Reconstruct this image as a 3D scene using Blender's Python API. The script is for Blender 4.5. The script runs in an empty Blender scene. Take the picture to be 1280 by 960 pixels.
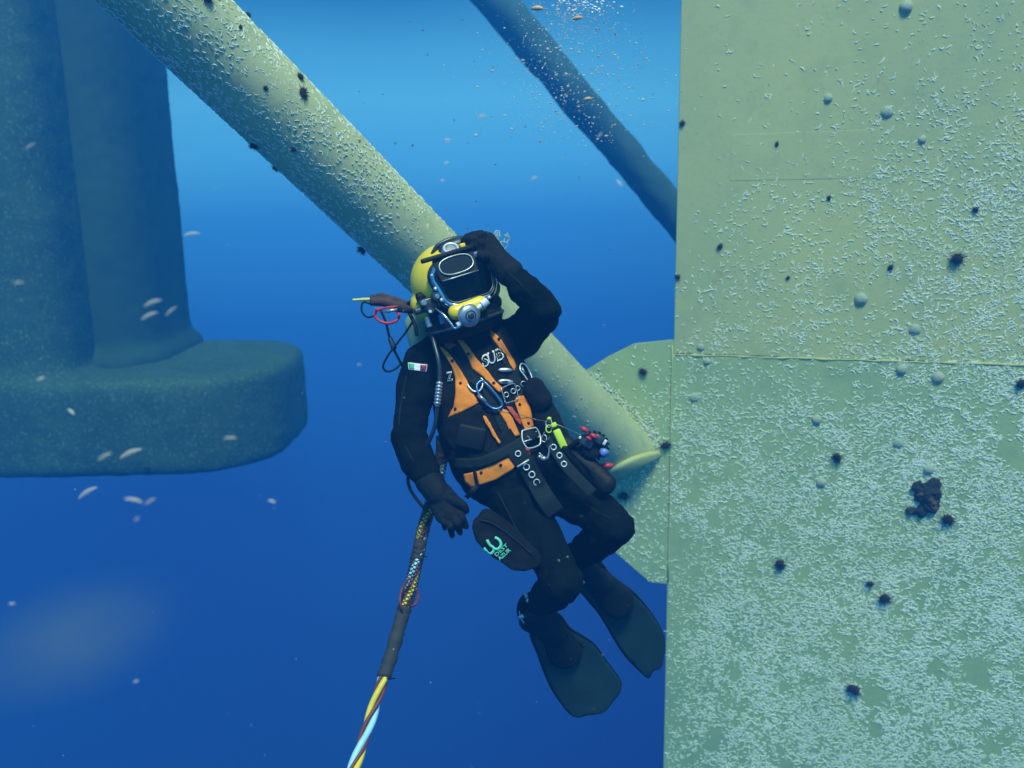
import bpy, bmesh, math, random
import numpy as np
from mathutils import Vector, Matrix, Quaternion
from mathutils import noise as mnoise
R = math.radians
S = bpy.context.scene
COL = S.collection

# ------------------------------------------------------------------ camera
PITCH, ROLL = -12.0, -1.0
F = 1109.0                      # focal length in pixels of a 1280 x 960 picture
cam_d = bpy.data.cameras.new('camera')
cam = bpy.data.objects.new('camera', cam_d); COL.objects.link(cam)
cam_d.sensor_width = 36.0; cam_d.lens = 36.0*F/1280.0
cam_d.clip_start = 0.05; cam_d.clip_end = 500
CM = Matrix.Rotation(R(90+PITCH), 4, 'X') @ Matrix.Rotation(R(ROLL), 4, 'Z')
cam.matrix_world = CM
cam_d.dof.use_dof = True; cam_d.dof.focus_distance = 3.3; cam_d.dof.aperture_fstop = 2.5
S.camera = cam
C3 = CM.to_3x3()
def P(px, py, d):               # the place d metres deep along the view axis
    return C3 @ Vector(((px-640)/F*d, (480-py)/F*d, -d))
RIGHT, UP, BACK = C3.col[0].copy(), C3.col[1].copy(), C3.col[2].copy()   # BACK points to the camera

# ------------------------------------------------------------------ open water, daylight from above
W = bpy.data.worlds.new('World'); S.world = W; W.use_nodes = True
nt = W.node_tree; nt.nodes.clear()
def N(nt, kind, **kw):
    n = nt.nodes.new(kind)
    for k, v in kw.items(): setattr(n, k, v)
    return n
def L(nt, a, b): nt.links.new(a, b)
def ramp(n, stops, interp='LINEAR'):
    cr = n.color_ramp; cr.interpolation = interp
    while len(cr.elements) > 1: cr.elements.remove(cr.elements[-1])
    cr.elements[0].position = stops[0][0]; cr.elements[0].color = (*stops[0][1], 1) if len(stops[0][1]) == 3 else stops[0][1]
    for p, c in stops[1:]:
        e = cr.elements.new(p); e.color = (*c, 1) if len(c) == 3 else c
def srgb(r, g, b):
    f = lambda v: (v/255/12.92) if v/255 <= .04045 else ((v/255+.055)/1.055)**2.4
    return (f(r), f(g), f(b))
SUN_EL, SUN_AZ = 60.0, 170.0    # azimuth clockwise from +Y: behind the camera, to its right
tc = N(nt, 'ShaderNodeTexCoord'); sx = N(nt, 'ShaderNodeSeparateXYZ'); L(nt, tc.outputs['Generated'], sx.inputs[0])
ns = N(nt, 'ShaderNodeTexNoise'); ns.inputs['Scale'].default_value = 2.2; ns.inputs['Detail'].default_value = 2
L(nt, tc.outputs['Generated'], ns.inputs['Vector'])
ma = N(nt, 'ShaderNodeMath', operation='MULTIPLY_ADD'); ma.inputs[1].default_value = 0.05; L(nt, ns.outputs['Fac'], ma.inputs[0])
ad = N(nt, 'ShaderNodeMath', operation='ADD'); ad.inputs[1].default_value = -0.025
L(nt, sx.outputs['Z'], ad.inputs[0]); L(nt, ad.outputs[0], ma.inputs[2])
mr = N(nt, 'ShaderNodeMapRange'); mr.inputs['From Min'].default_value = -1; mr.inputs['From Max'].default_value = 1
L(nt, ma.outputs[0], mr.inputs['Value'])
rp = N(nt, 'ShaderNodeValToRGB'); L(nt, mr.outputs[0], rp.inputs[0])
def el(deg): return 0.5+0.5*math.sin(R(deg))
ramp(rp, [(0.0, (.010, .02, .12)), (el(-45), (.018, .042, .24)), (el(-30), (.026, .066, .34)), (el(-18), (.030, .10, .50)), (el(-8), (.038, .20, .76)),
          (el(-1.5), (.08, .38, 1.06)), (el(2), (.18, .65, 1.30)), (el(5.5), (.25, .79, 1.36)), (el(8.5), (.18, .62, 1.12)), (el(12), (.055, .27, .58)), (el(30), (.12, .45, .8)), (1.0, (.2, .6, .9))], 'LINEAR')
sky = N(nt, 'ShaderNodeTexSky'); sky.sky_type = 'NISHITA'; sky.sun_disc = False
sky.sun_elevation = R(SUN_EL); sky.sun_rotation = R(SUN_AZ)
b1 = N(nt, 'ShaderNodeBackground'); L(nt, rp.outputs[0], b1.inputs[0]); b1.inputs[1].default_value = 1.0
b2 = N(nt, 'ShaderNodeBackground'); L(nt, sky.outputs[0], b2.inputs[0]); b2.inputs[1].default_value = 0.12
wm = N(nt, 'ShaderNodeMixShader'); wr = N(nt, 'ShaderNodeMapRange', interpolation_type='SMOOTHSTEP')   # the window of sky seen straight up through the surface
wr.inputs['From Min'].default_value = math.sin(R(38)); wr.inputs['From Max'].default_value = math.sin(R(50))
L(nt, sx.outputs['Z'], wr.inputs['Value']); L(nt, wr.outputs[0], wm.inputs[0]); L(nt, b1.outputs[0], wm.inputs[1]); L(nt, b2.outputs[0], wm.inputs[2])
wo = N(nt, 'ShaderNodeOutputWorld'); L(nt, wm.outputs[0], wo.inputs['Surface'])

sd = bpy.data.lights.new('sun', 'SUN'); sd.energy = 5.0; sd.angle = R(14); sd.color = (1.0, 0.99, 0.84)
sun = bpy.data.objects.new('sun', sd); COL.objects.link(sun)
sv = Vector((math.sin(R(SUN_AZ))*math.cos(R(SUN_EL)), math.cos(R(SUN_AZ))*math.cos(R(SUN_EL)), math.sin(R(SUN_EL))))
sun.rotation_euler = sv.to_track_quat('Z', 'Y').to_euler(); sun.location = (0, 0, 20)

S.view_settings.view_transform = 'Standard'; S.view_settings.look = 'None'
S.view_settings.exposure = 0.0; S.view_settings.gamma = 1.0
S.render.engine = 'CYCLES'
S.cycles.use_denoising = True
S.cycles.max_bounces = 6; S.cycles.diffuse_bounces = 2; S.cycles.glossy_bounces = 2; S.cycles.volume_bounces = 0
S.cycles.transparent_max_bounces = 6; S.cycles.caustics_reflective = False; S.cycles.caustics_refractive = False

# ------------------------------------------------------------------ helpers
def tag(o, label=None, cat=None, group=None, kind=None):
    if label: o['label'] = label
    if cat: o['category'] = cat
    if group: o['group'] = group
    if kind: o['kind'] = kind
    return o
def link(name, me, m=None, parent=None, smooth=True):
    o = bpy.data.objects.new(name, me); COL.objects.link(o)
    if m is not None:
        me.materials.clear()
        for k in (m if isinstance(m, (list, tuple)) else [m]): me.materials.append(k)
    if smooth: me.shade_smooth()
    if parent is not None: o.parent = parent; o.matrix_parent_inverse = parent.matrix_world.inverted()
    return o
def empty(name, loc, label, cat, group=None):
    o = bpy.data.objects.new(name, None); COL.objects.link(o); o.location = loc; o.empty_display_size = .1
    o.matrix_world = Matrix.Translation(loc)
    return tag(o, label, cat, group)
def bm_mesh(bm, name='mesh'):
    bmesh.ops.recalc_face_normals(bm, faces=bm.faces[:])
    me = bpy.data.meshes.new(name); bm.to_mesh(me); bm.free(); return me
def frame_to(z, x=None):        # rotation whose local z is given
    z = Vector(z).normalized()
    x = Vector(x) if x is not None else (RIGHT if abs(z.dot(RIGHT)) < .9 else UP)
    x = (x - z*x.dot(z)).normalized(); y = z.cross(x)
    return Matrix((x, y, z)).transposed()
def spline(pts, n=8, closed=False):
    pts = [Vector(p) for p in pts]; m = len(pts); out = []
    rng = range(m if closed else m-1)
    for i in rng:
        p1, p2 = pts[i], pts[(i+1) % m]
        p0 = pts[(i-1) % m] if (closed or i > 0) else p1*2-p2
        p3 = pts[(i+2) % m] if (closed or i+2 < m) else p2*2-p1
        for k in range(n):
            t = k/n
            out.append(0.5*((2*p1)+(p2-p0)*t+(2*p0-5*p1+4*p2-p3)*t*t+(3*p1-p0-3*p2+p3)*t**3))
    if not closed: out.append(pts[-1])
    return out
def tube(bm, pts, r, seg=10, closed=False, flat=None, up=None, twist=0, cap=True):
    """sweep a round (or flat: (half width, half thickness)) section along pts; r may be a list"""
    n = len(pts); rings = []; prev = None
    for i, p in enumerate(pts):
        if closed: t = (pts[(i+1) % n]-pts[i-1])
        else: t = pts[min(i+1, n-1)]-pts[max(i-1, 0)]
        t.normalize()
        if up is not None:
            u = up[i] if isinstance(up, list) else up
            x = Vector(u).cross(t)
            if x.length < 1e-5: x = prev
            x.normalize()
        elif prev is None:
            a = Vector((0, 0, 1)) if abs(t.z) < .9 else Vector((1, 0, 0)); x = a.cross(t).normalized()
        else: x = (prev-t*prev.dot(t)).normalized()
        prev = x; y = t.cross(x)
        rr = r[i] if isinstance(r, (list, tuple)) else r
        ring = []
        for k in range(seg):
            a = 2*math.pi*k/seg + twist*i
            if flat:
                w, h = flat; w *= rr; h *= rr if False else 1
                ca, sa = math.cos(a), math.sin(a); e = .45
                q = x*(math.copysign(abs(ca)**e, ca)*w)+y*(math.copysign(abs(sa)**e, sa)*h)
            else: q = (x*math.cos(a)+y*math.sin(a))*rr
            ring.append(bm.verts.new(p+q))
        rings.append(ring)
    for i in range(n if closed else n-1):
        a, b = rings[i], rings[(i+1) % n]
        for k in range(seg):
            try: bm.faces.new((a[k], a[(k+1) % seg], b[(k+1) % seg], b[k]))
            except ValueError: pass
    if cap and not closed:
        bm.faces.new(rings[0][::-1]); bm.faces.new(rings[-1])
    return rings
def tube_obj(name, pts, r, m, parent=None, n=8, seg=10, closed=False, smooth_path=True, **kw):
    bm = bmesh.new(); tube(bm, spline(pts, n, closed) if smooth_path else [Vector(p) for p in pts], r, seg, closed, **kw)
    return link(name, bm_mesh(bm, name), m, parent)
def box(bm, c, s, rot=None, bevel=0, seg=2):
    M = Matrix.Translation(c) @ ((rot.to_4x4()) if rot is not None else Matrix()) @ Matrix.Diagonal((s[0], s[1], s[2], 1))
    r = bmesh.ops.create_cube(bm, size=1, matrix=M); vs = r['verts']
    if bevel:
        es = {e for v in vs for e in v.link_edges}
        bmesh.ops.bevel(bm, geom=list(es), offset=bevel, segments=seg, profile=.5, affect='EDGES')
def cyl(bm, c, r1, r2, h, rot, seg=24):   # centred on c, along rot's z
    bmesh.ops.create_cone(bm, cap_ends=True, segments=seg, radius1=r1, radius2=r2, depth=h, matrix=Matrix.Translation(c) @ rot.to_4x4())
def lathe(bm, c, rot, prof, seg=24):      # prof: (radius, height)
    rings = []
    M = Matrix.Translation(c) @ rot.to_4x4()
    for r, h in prof:
        rings.append([bm.verts.new(M @ Vector((r*math.cos(2*math.pi*k/seg), r*math.sin(2*math.pi*k/seg), h))) for k in range(seg)])
    for a, b in zip(rings, rings[1:]):
        for k in range(seg): bm.faces.new((a[k], a[(k+1) % seg], b[(k+1) % seg], b[k]))
    bm.faces.new(rings[0][::-1]); bm.faces.new(rings[-1])
def ico(bm, c, r, sub=2, rot=None):       # r may be a 3-tuple
    rr = r if isinstance(r, (tuple, list)) else (r, r, r)
    M = Matrix.Translation(c) @ (rot.to_4x4() if rot is not None else Matrix()) @ Matrix.Diagonal((*rr, 1))
    return bmesh.ops.create_icosphere(bm, subdivisions=sub, radius=1, matrix=M)['verts']
def capsule(bm, a, b, ra, rb, seg=20, flat=1.0, flatdir=None):
    """closed tapered limb from a to b, squashed along flatdir"""
    a, b = Vector(a), Vector(b); d = b-a; Ln = d.length; M = frame_to(d, flatdir)
    prof = [(0.02*ra, -ra*.99)]
    for k in range(1, 6):
        t = math.pi/2*k/6; prof.append((ra*math.sin(t), -ra*math.cos(t)))
    prof.append((ra, 0)); prof.append((rb, Ln))
    for k in range(1, 6):
        t = math.pi/2*k/6; prof.append((rb*math.cos(t), Ln+rb*math.sin(t)))
    prof.append((0.02*rb, Ln+rb*.99))
    MM = M @ Matrix.Diagonal((flat, 1, 1))
    lathe(bm, a, MM, prof, seg)
def voxel(bm, size, smooth=4, name='body', adapt=0):
    """one continuous skin over overlapping closed shapes"""
    me = bm_mesh(bm, name); o = bpy.data.objects.new(name, me); COL.objects.link(o)
    r = o.modifiers.new('r', 'REMESH'); r.mode = 'VOXEL'; r.voxel_size = size; r.adaptivity = adapt
    if smooth:
        s = o.modifiers.new('s', 'SMOOTH'); s.iterations = smooth; s.factor = .6
    dg = bpy.context.evaluated_depsgraph_get(); dg.update()
    out = bpy.data.meshes.new_from_object(o.evaluated_get(dg)); out.name = name
    bpy.data.objects.remove(o); bpy.data.meshes.remove(me)
    return out
def displace(me, amp, scale, seed=0, octaves=3):
    n = len(me.vertices); co = np.empty(n*3, np.float32); no = np.empty(n*3, np.float32)
    me.vertices.foreach_get('co', co); me.vertex_normals.foreach_get('vector', no)
    off = np.array((seed*7.3, seed*3.1, seed*1.7)); c3 = co.reshape(-1, 3); q = c3*scale+off
    d = np.array([mnoise.fractal(v, 1.0, 2.0, octaves) for v in q.tolist()], np.float32)*amp
    c3 += no.reshape(-1, 3)*d[:, None]
    me.vertices.foreach_set('co', c3.ravel()); me.update()

# ------------------------------------------------------------------ materials
def mat(name, base=(.5, .5, .5), rough=.6, metal=0.0, noise=None, bump=0.0, bscale=200.0, spec=.5, coat=0):
    m = bpy.data.materials.new(name); m.use_nodes = True; t = m.node_tree; b = t.nodes['Principled BSDF']
    b.inputs['Base Color'].default_value = (*base, 1); b.inputs['Roughness'].default_value = rough; b.inputs['Metallic'].default_value = metal
    b.inputs['Specular IOR Level'].default_value = spec; b.inputs['Coat Weight'].default_value = coat
    tcx = N(t, 'ShaderNodeTexCoord')
    if noise:
        c2, sc, lo, hi = noise
        nn = N(t, 'ShaderNodeTexNoise'); nn.inputs['Scale'].default_value = sc; nn.inputs['Detail'].default_value = 6; nn.inputs['Roughness'].default_value = .6
        L(t, tcx.outputs['Object'], nn.inputs['Vector'])
        rr = N(t, 'ShaderNodeValToRGB'); ramp(rr, [(lo, base), (hi, c2)]); L(t, nn.outputs['Fac'], rr.inputs[0]); L(t, rr.outputs[0], b.inputs['Base Color'])
    if bump:
        nb = N(t, 'ShaderNodeTexNoise'); nb.inputs['Scale'].default_value = bscale; nb.inputs['Detail'].default_value = 4
        L(t, tcx.outputs['Object'], nb.inputs['Vector'])
        bp = N(t, 'ShaderNodeBump'); bp.inputs['Strength'].default_value = bump; bp.inputs['Distance'].default_value = .01
        L(t, nb.outputs['Fac'], bp.inputs['Height']); L(t, bp.outputs[0], b.inputs['Normal'])
    return m
def fouled(name, base, base2, dirt, scale=1.0, rust=0.0, speck=None):
    """old underwater paint: broad tone changes, algae film, fine speckle"""
    m = mat(name, base, .8, bump=.10, bscale=35*scale, spec=.25); t = m.node_tree; b = t.nodes['Principled BSDF']
    tcx = N(t, 'ShaderNodeTexCoord')
    def noi(s, d=5, r=.6):
        n = N(t, 'ShaderNodeTexNoise'); n.inputs['Scale'].default_value = s; n.inputs['Detail'].default_value = d; n.inputs['Roughness'].default_value = r
        L(t, tcx.outputs['Object'], n.inputs['Vector']); return n
    def mix(a, bcol, fac):
        x = N(t, 'ShaderNodeMix', data_type='RGBA'); L(t, fac, x.inputs['Factor'])
        if isinstance(a, tuple): x.inputs['A'].default_value = (*a, 1)
        else: L(t, a, x.inputs['A'])
        x.inputs['B'].default_value = (*bcol, 1); return x.outputs['Result']
    def rr(n, lo, hi, top=1.0):
        q = N(t, 'ShaderNodeMapRange'); q.inputs['From Min'].default_value = lo; q.inputs['From Max'].default_value = hi; q.inputs['To Max'].default_value = top
        L(t, n.outputs['Fac'], q.inputs['Value']); return q.outputs[0]
    c = mix(base, base2, rr(noi(.9*scale), .35, .65))
    c = mix(c, dirt, rr(noi(4.5*scale, 8, .7), .5, .75, .55))
    c = mix(c, tuple(v*.45 for v in dirt), rr(noi(70*scale, 2), .62, .72, .35))
    if speck: c = mix(c, speck, rr(noi(30*scale, 4, .75), .54, .68, .6))
    if rust: c = mix(c, (.30, .16, .05), rr(noi(1.7*scale, 6, .75), .62, .74, rust))
    L(t, c, b.inputs['Base Color'])
    return m
M_PAINT = fouled('fouled_yellow_paint', (.56, .57, .235), (.47, .51, .235), (.32, .40, .22), rust=.6)
M_PIPE = fouled('fouled_pipe_paint', (.55, .57, .28), (.46, .51, .27), (.22, .30, .20), 1.4)
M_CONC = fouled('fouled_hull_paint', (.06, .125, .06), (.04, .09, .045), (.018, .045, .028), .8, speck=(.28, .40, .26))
M_CONC.node_tree.nodes['Bump'].inputs['Strength'].default_value = .35
for n_ in M_CONC.node_tree.nodes:
    if n_.type == 'TEX_NOISE' and abs(n_.inputs['Scale'].default_value-28) < 1: n_.inputs['Scale'].default_value = 11
M_WORM = mat('tube_worm_shell', (.95, .98, .78), .45, noise=((.78, .84, .60), 3.0, .4, .7))
M_DARK = mat('dark_growth', (.018, .02, .018), .85, noise=((.05, .045, .03), 30, .4, .7), bump=.6, bscale=90)
M_SHAFT = fouled('hull_paint_with_shade', (.045, .10, .055), (.035, .08, .045), (.012, .03, .02), .8)  # shade on the recessed shaft is put into these darker base colours
M_LOWER = fouled('fouled_paint_dimmer_light', (.44, .54, .235), (.35, .47, .23), (.24, .36, .20), rust=.5)  # fouling tones, plus dimmer, tealer light lower down put into the base colour
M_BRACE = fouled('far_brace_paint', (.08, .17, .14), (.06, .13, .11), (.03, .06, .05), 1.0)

# ------------------------------------------------------------------ big column face on the right
D0 = 6.0
Pc = P(842, 443, D0)                                   # seam meets the left edge here
fd = Vector((math.cos(R(15.8)), -math.sin(R(15.8)), 0))   # along the face, to the right and nearer
fn = Vector((-math.sin(R(15.8)), -math.cos(R(15.8)), 0))  # out of the face, towards the camera
def on_face(px, py, off=0.0):
    d = P(px, py, 1.0); q = Pc+fn*off
    return d*(q.dot(fn)/d.dot(fn))
def face_uv(px, py):
    v = on_face(px, py)-Pc; return v.dot(fd), v.z
FM = Matrix((fd, -fn, Vector((0, 0, 1)))).transposed()
ZT, ZB = 5.2, -6.0
column = empty('steel_column', Vector((Pc.x, Pc.y, ZB)), 'huge flat greenish yellow steel column face covered in white tube worms on the right', 'column')
def slab(name, u0, u1, z0, z1, dep, off, m, parent, bevel=.006):
    bm = bmesh.new()
    box(bm, Pc+fd*((u0+u1)/2)-fn*(dep/2-off)+Vector((0, 0, (z0+z1)/2-Pc.z)), (u1-u0, dep, z1-z0), FM, bevel)
    return link(name, bm_mesh(bm, name), m, parent, False)
tag(slab('upper_plate', 0, 5.0, Pc.z+.006, ZT, 3.0, 0, M_PAINT, column), 'upper plate with sparser growth')
tag(slab('lower_plate', -.012, 5.0, ZB, Pc.z-.006, 3.0, .004, M_LOWER, column), 'lower plate thick with white tube worms')
bm = bmesh.new(); rng = random.Random(4)
pts = [Pc+fd*(.01+i*.05)+fn*.002+Vector((0, 0, rng.uniform(-.003, .003))) for i in range(99)]
tube(bm, pts, [.008+rng.uniform(-.004, .004) for _ in pts], 6)
link('weld_seam', bm_mesh(bm), M_PAINT, column)
# faint doubler patches
for (a, b) in (((912, 162), (1100, 226)),):
    u0, z0 = face_uv(a[0], b[1]); u1, z1 = face_uv(b[0], a[1])
    slab('doubler_plate', u0, u1, Pc.z+z0, Pc.z+z1, .01, .0015, M_PAINT, column, .001)
# gusset plate welded to the column edge, and its seam
def plate_poly(name, pix, off, th, m, parent):
    bm = bmesh.new(); vs = [bm.verts.new(on_face(x, y, off)) for x, y in pix]
    f = bm.faces.new(vs); ex = bmesh.ops.extrude_face_region(bm, geom=[f])
    for v in ex['geom']:
        if isinstance(v, bmesh.types.BMVert): v.co -= fn*th
    bmesh.ops.bevel(bm, geom=bm.edges[:], offset=.004, segments=2, affect='EDGES')
    return link(name, bm_mesh(bm, name), m, parent, False)
tag(plate_poly('gusset_plate', [(846, 424.5), (792, 430), (760, 446), (726, 467), (700, 520), (690, 600), (736, 660), (768, 690), (812, 728), (838, 731)], -.003, .03, M_LOWER, column), 'angular gusset plate on the column edge')
tube_obj('gusset_weld', [on_face(840.5, 432, .004), on_face(839, 520, .004), on_face(837.5, 620, .004), on_face(835, 728, .004)], .005, M_PAINT, column, 4, 6)

# ------------------------------------------------------------------ near brace pipe
A0, A1 = P(243, 36, 3.79), P(757, 541, 6.05)
ax = (A1-A0).normalized(); RP = .2
top = A0-ax*1.5; end_c = P(790, 574, 6.02)
cutn = (BACK*.50-Vector((0, 0, 1))*.84+RIGHT*.40).normalized()
pipe = empty('brace_pipe', P(792, 598, 6.02), 'thick pale green diagonal brace pipe running down behind the diver to the column', 'pipe')
px_ = frame_to(ax)
def pipe_pt(t, a, r=RP): return top+ax*t+px_ @ Vector((r*math.cos(a), r*math.sin(a), 0))
bm = bmesh.new(); SEG, LS = 96, 90
Lp = (end_c-top).dot(ax)
rings = []
for i in range(LS+1):
    ring = []
    for k in range(SEG):
        a = 2*math.pi*k/SEG; p0 = pipe_pt(0, a)
        tmax = (end_c-p0).dot(cutn)/ax.dot(cutn)
        ring.append(bm.verts.new(p0+ax*tmax*i/LS))
    rings.append(ring)
for i in range(LS):
    for k in range(SEG): bm.faces.new((rings[i][k], rings[i][(k+1) % SEG], rings[i+1][(k+1) % SEG], rings[i+1][k]))
bm.faces.new(rings[0][::-1]); bm.faces.new(rings[-1])
me = bm_mesh(bm, 'pipe_wall'); displace(me, .004, 3.0)
link('pipe_wall', me, M_PIPE, pipe)
# oval end plate, its rim standing out round the pipe
bm = bmesh.new(); e1 = []; e2 = []
for k in range(64):
    a = 2*math.pi*k/64; p0 = pipe_pt(0, a, RP+.022); tm = (end_c-p0).dot(cutn)/ax.dot(cutn); q = p0+ax*tm
    e1.append(bm.verts.new(q)); e2.append(bm.verts.new(q+cutn*.035))
bm.faces.new(e1[::-1]); bm.faces.new(e2)
for k in range(64): bm.faces.new((e1[k], e1[(k+1) % 64], e2[(k+1) % 64], e2[k]))
bmesh.ops.bevel(bm, geom=[e for e in bm.edges if len(e.link_faces) == 2 and e.calc_face_angle(0) > .8], offset=.004, segments=2, affect='EDGES')
link('end_plate', bm_mesh(bm, 'end_plate'), M_PAINT, pipe)

# ------------------------------------------------------------------ far brace
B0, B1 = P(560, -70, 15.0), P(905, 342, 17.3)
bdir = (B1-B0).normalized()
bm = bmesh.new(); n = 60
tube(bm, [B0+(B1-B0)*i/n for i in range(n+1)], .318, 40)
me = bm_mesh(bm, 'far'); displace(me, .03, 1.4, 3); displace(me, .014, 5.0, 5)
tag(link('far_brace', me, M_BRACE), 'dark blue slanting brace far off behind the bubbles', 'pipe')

# ------------------------------------------------------------------ far column standing on its pontoon, left
def far_block(bm, x1, d, dep, rad, z0, z1, w=9.0, yref=450):
    """upright block with rounded corners in plan; its front right side stands at this pixel"""
    pr = P(x1, yref, d); nx = 12; X0, X1 = pr.x-w, pr.x; Y0, Y1 = pr.y-rad*.35, pr.y+dep
    pts = []
    for cx, cy, a0 in ((X1-rad, Y0+rad, -90), (X1-rad, Y1-rad, 0), (X0+rad, Y1-rad, 90), (X0+rad, Y0+rad, 180)):
        for k in range(nx+1):
            a = R(a0+90*k/nx); pts.append((cx+rad*math.cos(a), cy+rad*math.sin(a)))
    lo = [bm.verts.new((x, y, z0)) for x, y in pts]; hi = [bm.verts.new((x, y, z1)) for x, y in pts]; n = len(pts)
    bm.faces.new(lo[::-1]); bm.faces.new(hi)
    for k in range(n): bm.faces.new((lo[k], lo[(k+1) % n], hi[(k+1) % n], hi[k]))
far = empty('pontoon_column', P(100, 600, 14.0), 'shadowy blue green platform column standing on its rounded pontoon at left', 'column')
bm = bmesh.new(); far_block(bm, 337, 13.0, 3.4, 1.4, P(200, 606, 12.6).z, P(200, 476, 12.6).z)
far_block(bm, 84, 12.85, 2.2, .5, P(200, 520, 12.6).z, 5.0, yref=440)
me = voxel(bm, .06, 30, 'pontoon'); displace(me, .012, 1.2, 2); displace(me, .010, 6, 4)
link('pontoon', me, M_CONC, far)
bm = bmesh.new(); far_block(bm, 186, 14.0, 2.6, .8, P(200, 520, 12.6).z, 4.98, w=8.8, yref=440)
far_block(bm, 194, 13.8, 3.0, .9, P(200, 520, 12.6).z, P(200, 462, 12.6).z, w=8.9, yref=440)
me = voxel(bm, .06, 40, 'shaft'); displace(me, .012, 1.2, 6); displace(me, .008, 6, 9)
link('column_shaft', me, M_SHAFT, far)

# ------------------------------------------------------------------ white tube worms: thousands of small curved shells
def worms(name, locs, nors, dirs, lens, wids, seed):
    """locs, nors, dirs: n x 3 arrays; each shell is a small bent half tube"""
    rs = np.random.RandomState(seed); n = len(locs)
    side = np.cross(nors, dirs); side /= np.linalg.norm(side, axis=1)[:, None]
    bend = rs.uniform(-1.1, 1.1, n); K = 4
    V = np.zeros((n, K*3, 3)); s = np.linspace(-.5, .5, K)
    for i, t in enumerate(s):
        c = locs+dirs*(t*lens)[:, None]+side*(bend*lens*(t*t*2))[:, None]
        w = wids*(.5, .95, 1.0, .6)[i]
        V[:, i*3] = c-side*(w*.5)[:, None]-nors*.001
        V[:, i*3+1] = c+nors*(w*.52)[:, None]
        V[:, i*3+2] = c+side*(w*.5)[:, None]-nors*.001
    quads = []
    for i in range(K-1):
        for j in range(2): quads.append((i*3+j, i*3+j+1, i*3+3+j+1, i*3+3+j))
    Q = (np.array(quads)[None]+(np.arange(n)*K*3)[:, None, None]).reshape(-1, 4)
    me = bpy.data.meshes.new(name); me.from_pydata(V.reshape(-1, 3).tolist(), [], Q.tolist()); me.update()
    return me
def npv(v): return np.array(v[:])
def sm(a, b, x):
    t = np.clip((x-a)/(b-a), 0, 1); return t*t*(3-2*t)
rs = np.random.RandomState(11)
def density(x, y):
    """share of the face covered, read along its width and height"""
    a = (x-840)/440; b = y/960
    d = .03+.30*sm(.30, 1.0, a)*sm(-.05, .25, b)
    d += .26*sm(.24, .48, b+.22*a)+.38*sm(.48, .62, b+.10*a)+.22*sm(.6, .9, b)
    d *= .25+.75*sm(.0, .13, a+.30*sm(.43, .46, b)*(1-sm(.60, .72, b)))
    d *= 1-.75*(1-sm(.08, .2, a))*(1-sm(.3, .45, b))
    return d
nl, nn_, nd, ln, wd = [], [], [], [], []
cnt = 0; u_max = 3.3
while cnt < 54000:
    u = rs.uniform(0.0, u_max); z = rs.uniform(-4.2, 2.2)
    wpt = Pc+fd*u+Vector((0, 0, z)); c = C3.transposed() @ wpt
    px, py = 640+F*c.x/-c.z, 480-F*c.y/-c.z
    dd = float(density(px, min(max(py, 0), 1000)))
    pat = mnoise.fractal(Vector((u*2.6, z*2.6, 3.3)), 1, 2, 3); pat2 = mnoise.fractal(Vector((u*9, z*9, 7.7)), 1, 2, 2)
    if rs.rand() > dd*(.92+.75*pat+1.1*pat2)*.85: continue
    th = rs.normal(.25, .75) if rs.rand() < .75 else rs.uniform(-1.57, 1.57)
    l = (.012+min(.034, rs.exponential(.011)))*(1+.25*max(0, dd-.5))*(1.15 if rs.rand() < .2 else 1); 
    nl.append(npv(wpt+fn*(.001 if z > 0 else .005))); nn_.append(npv(fn)); nd.append(npv(fd*math.cos(th)+Vector((0, 0, 1))*math.sin(th)))
    ln.append(l); wd.append(rs.uniform(.0040, .0085)*(1+.3*max(0, dd-.5))); cnt += 1
tag(link('tube_worms', worms('worms', np.array(nl), np.array(nn_), np.array(nd), np.array(ln), np.array(wd), 3), M_WORM, smooth=True),
    'thousands of small white tube worms crusting the steel column face', 'tube worms', None, 'stuff')
# on the gusset plate
nl, nn_, nd, ln, wd = [], [], [], [], []
while len(nl) < 560:
    px, py = rs.uniform(700, 840), rs.uniform(430, 728)
    if py < 467-(px-726)*.5 and px < 795: continue
    if px < 770 and py > 640: continue
    if py > 690+(px-768)*.85: continue
    e = sm(0, 1, (py-500)/120+ (px-760)/100)
    if rs.rand() > .12+.9*e: continue
    th = rs.uniform(-1.57, 1.57); nl.append(npv(on_face(px, py, -.002))); nn_.append(npv(fn)); nd.append(npv(fd*math.cos(th)+Vector((0, 0, 1))*math.sin(th)))
    ln.append(rs.uniform(.016, .034)); wd.append(rs.uniform(.005, .009))
# a crowded line of them where the pipe meets the plate
for i in range(260):
    t = rs.rand()**.8; px, py = 735+t*85+rs.normal(0, 4), 466+t*92+rs.normal(0, 4)
    th = rs.uniform(-1.57, 1.57); nl.append(npv(on_face(px+4, py-3, .002))); nn_.append(npv(fn)); nd.append(npv(fd*math.cos(th)+Vector((0, 0, 1))*math.sin(th)))
    ln.append(rs.uniform(.014, .03)); wd.append(rs.uniform(.005, .008))
tag(link('tube_worms', worms('worms_gusset', np.array(nl), np.array(nn_), np.array(nd), np.array(ln), np.array(wd), 4), M_WORM),
    'white tube worms scattered over the gusset plate beside the pipe end', 'tube worms', None, 'stuff')
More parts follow.
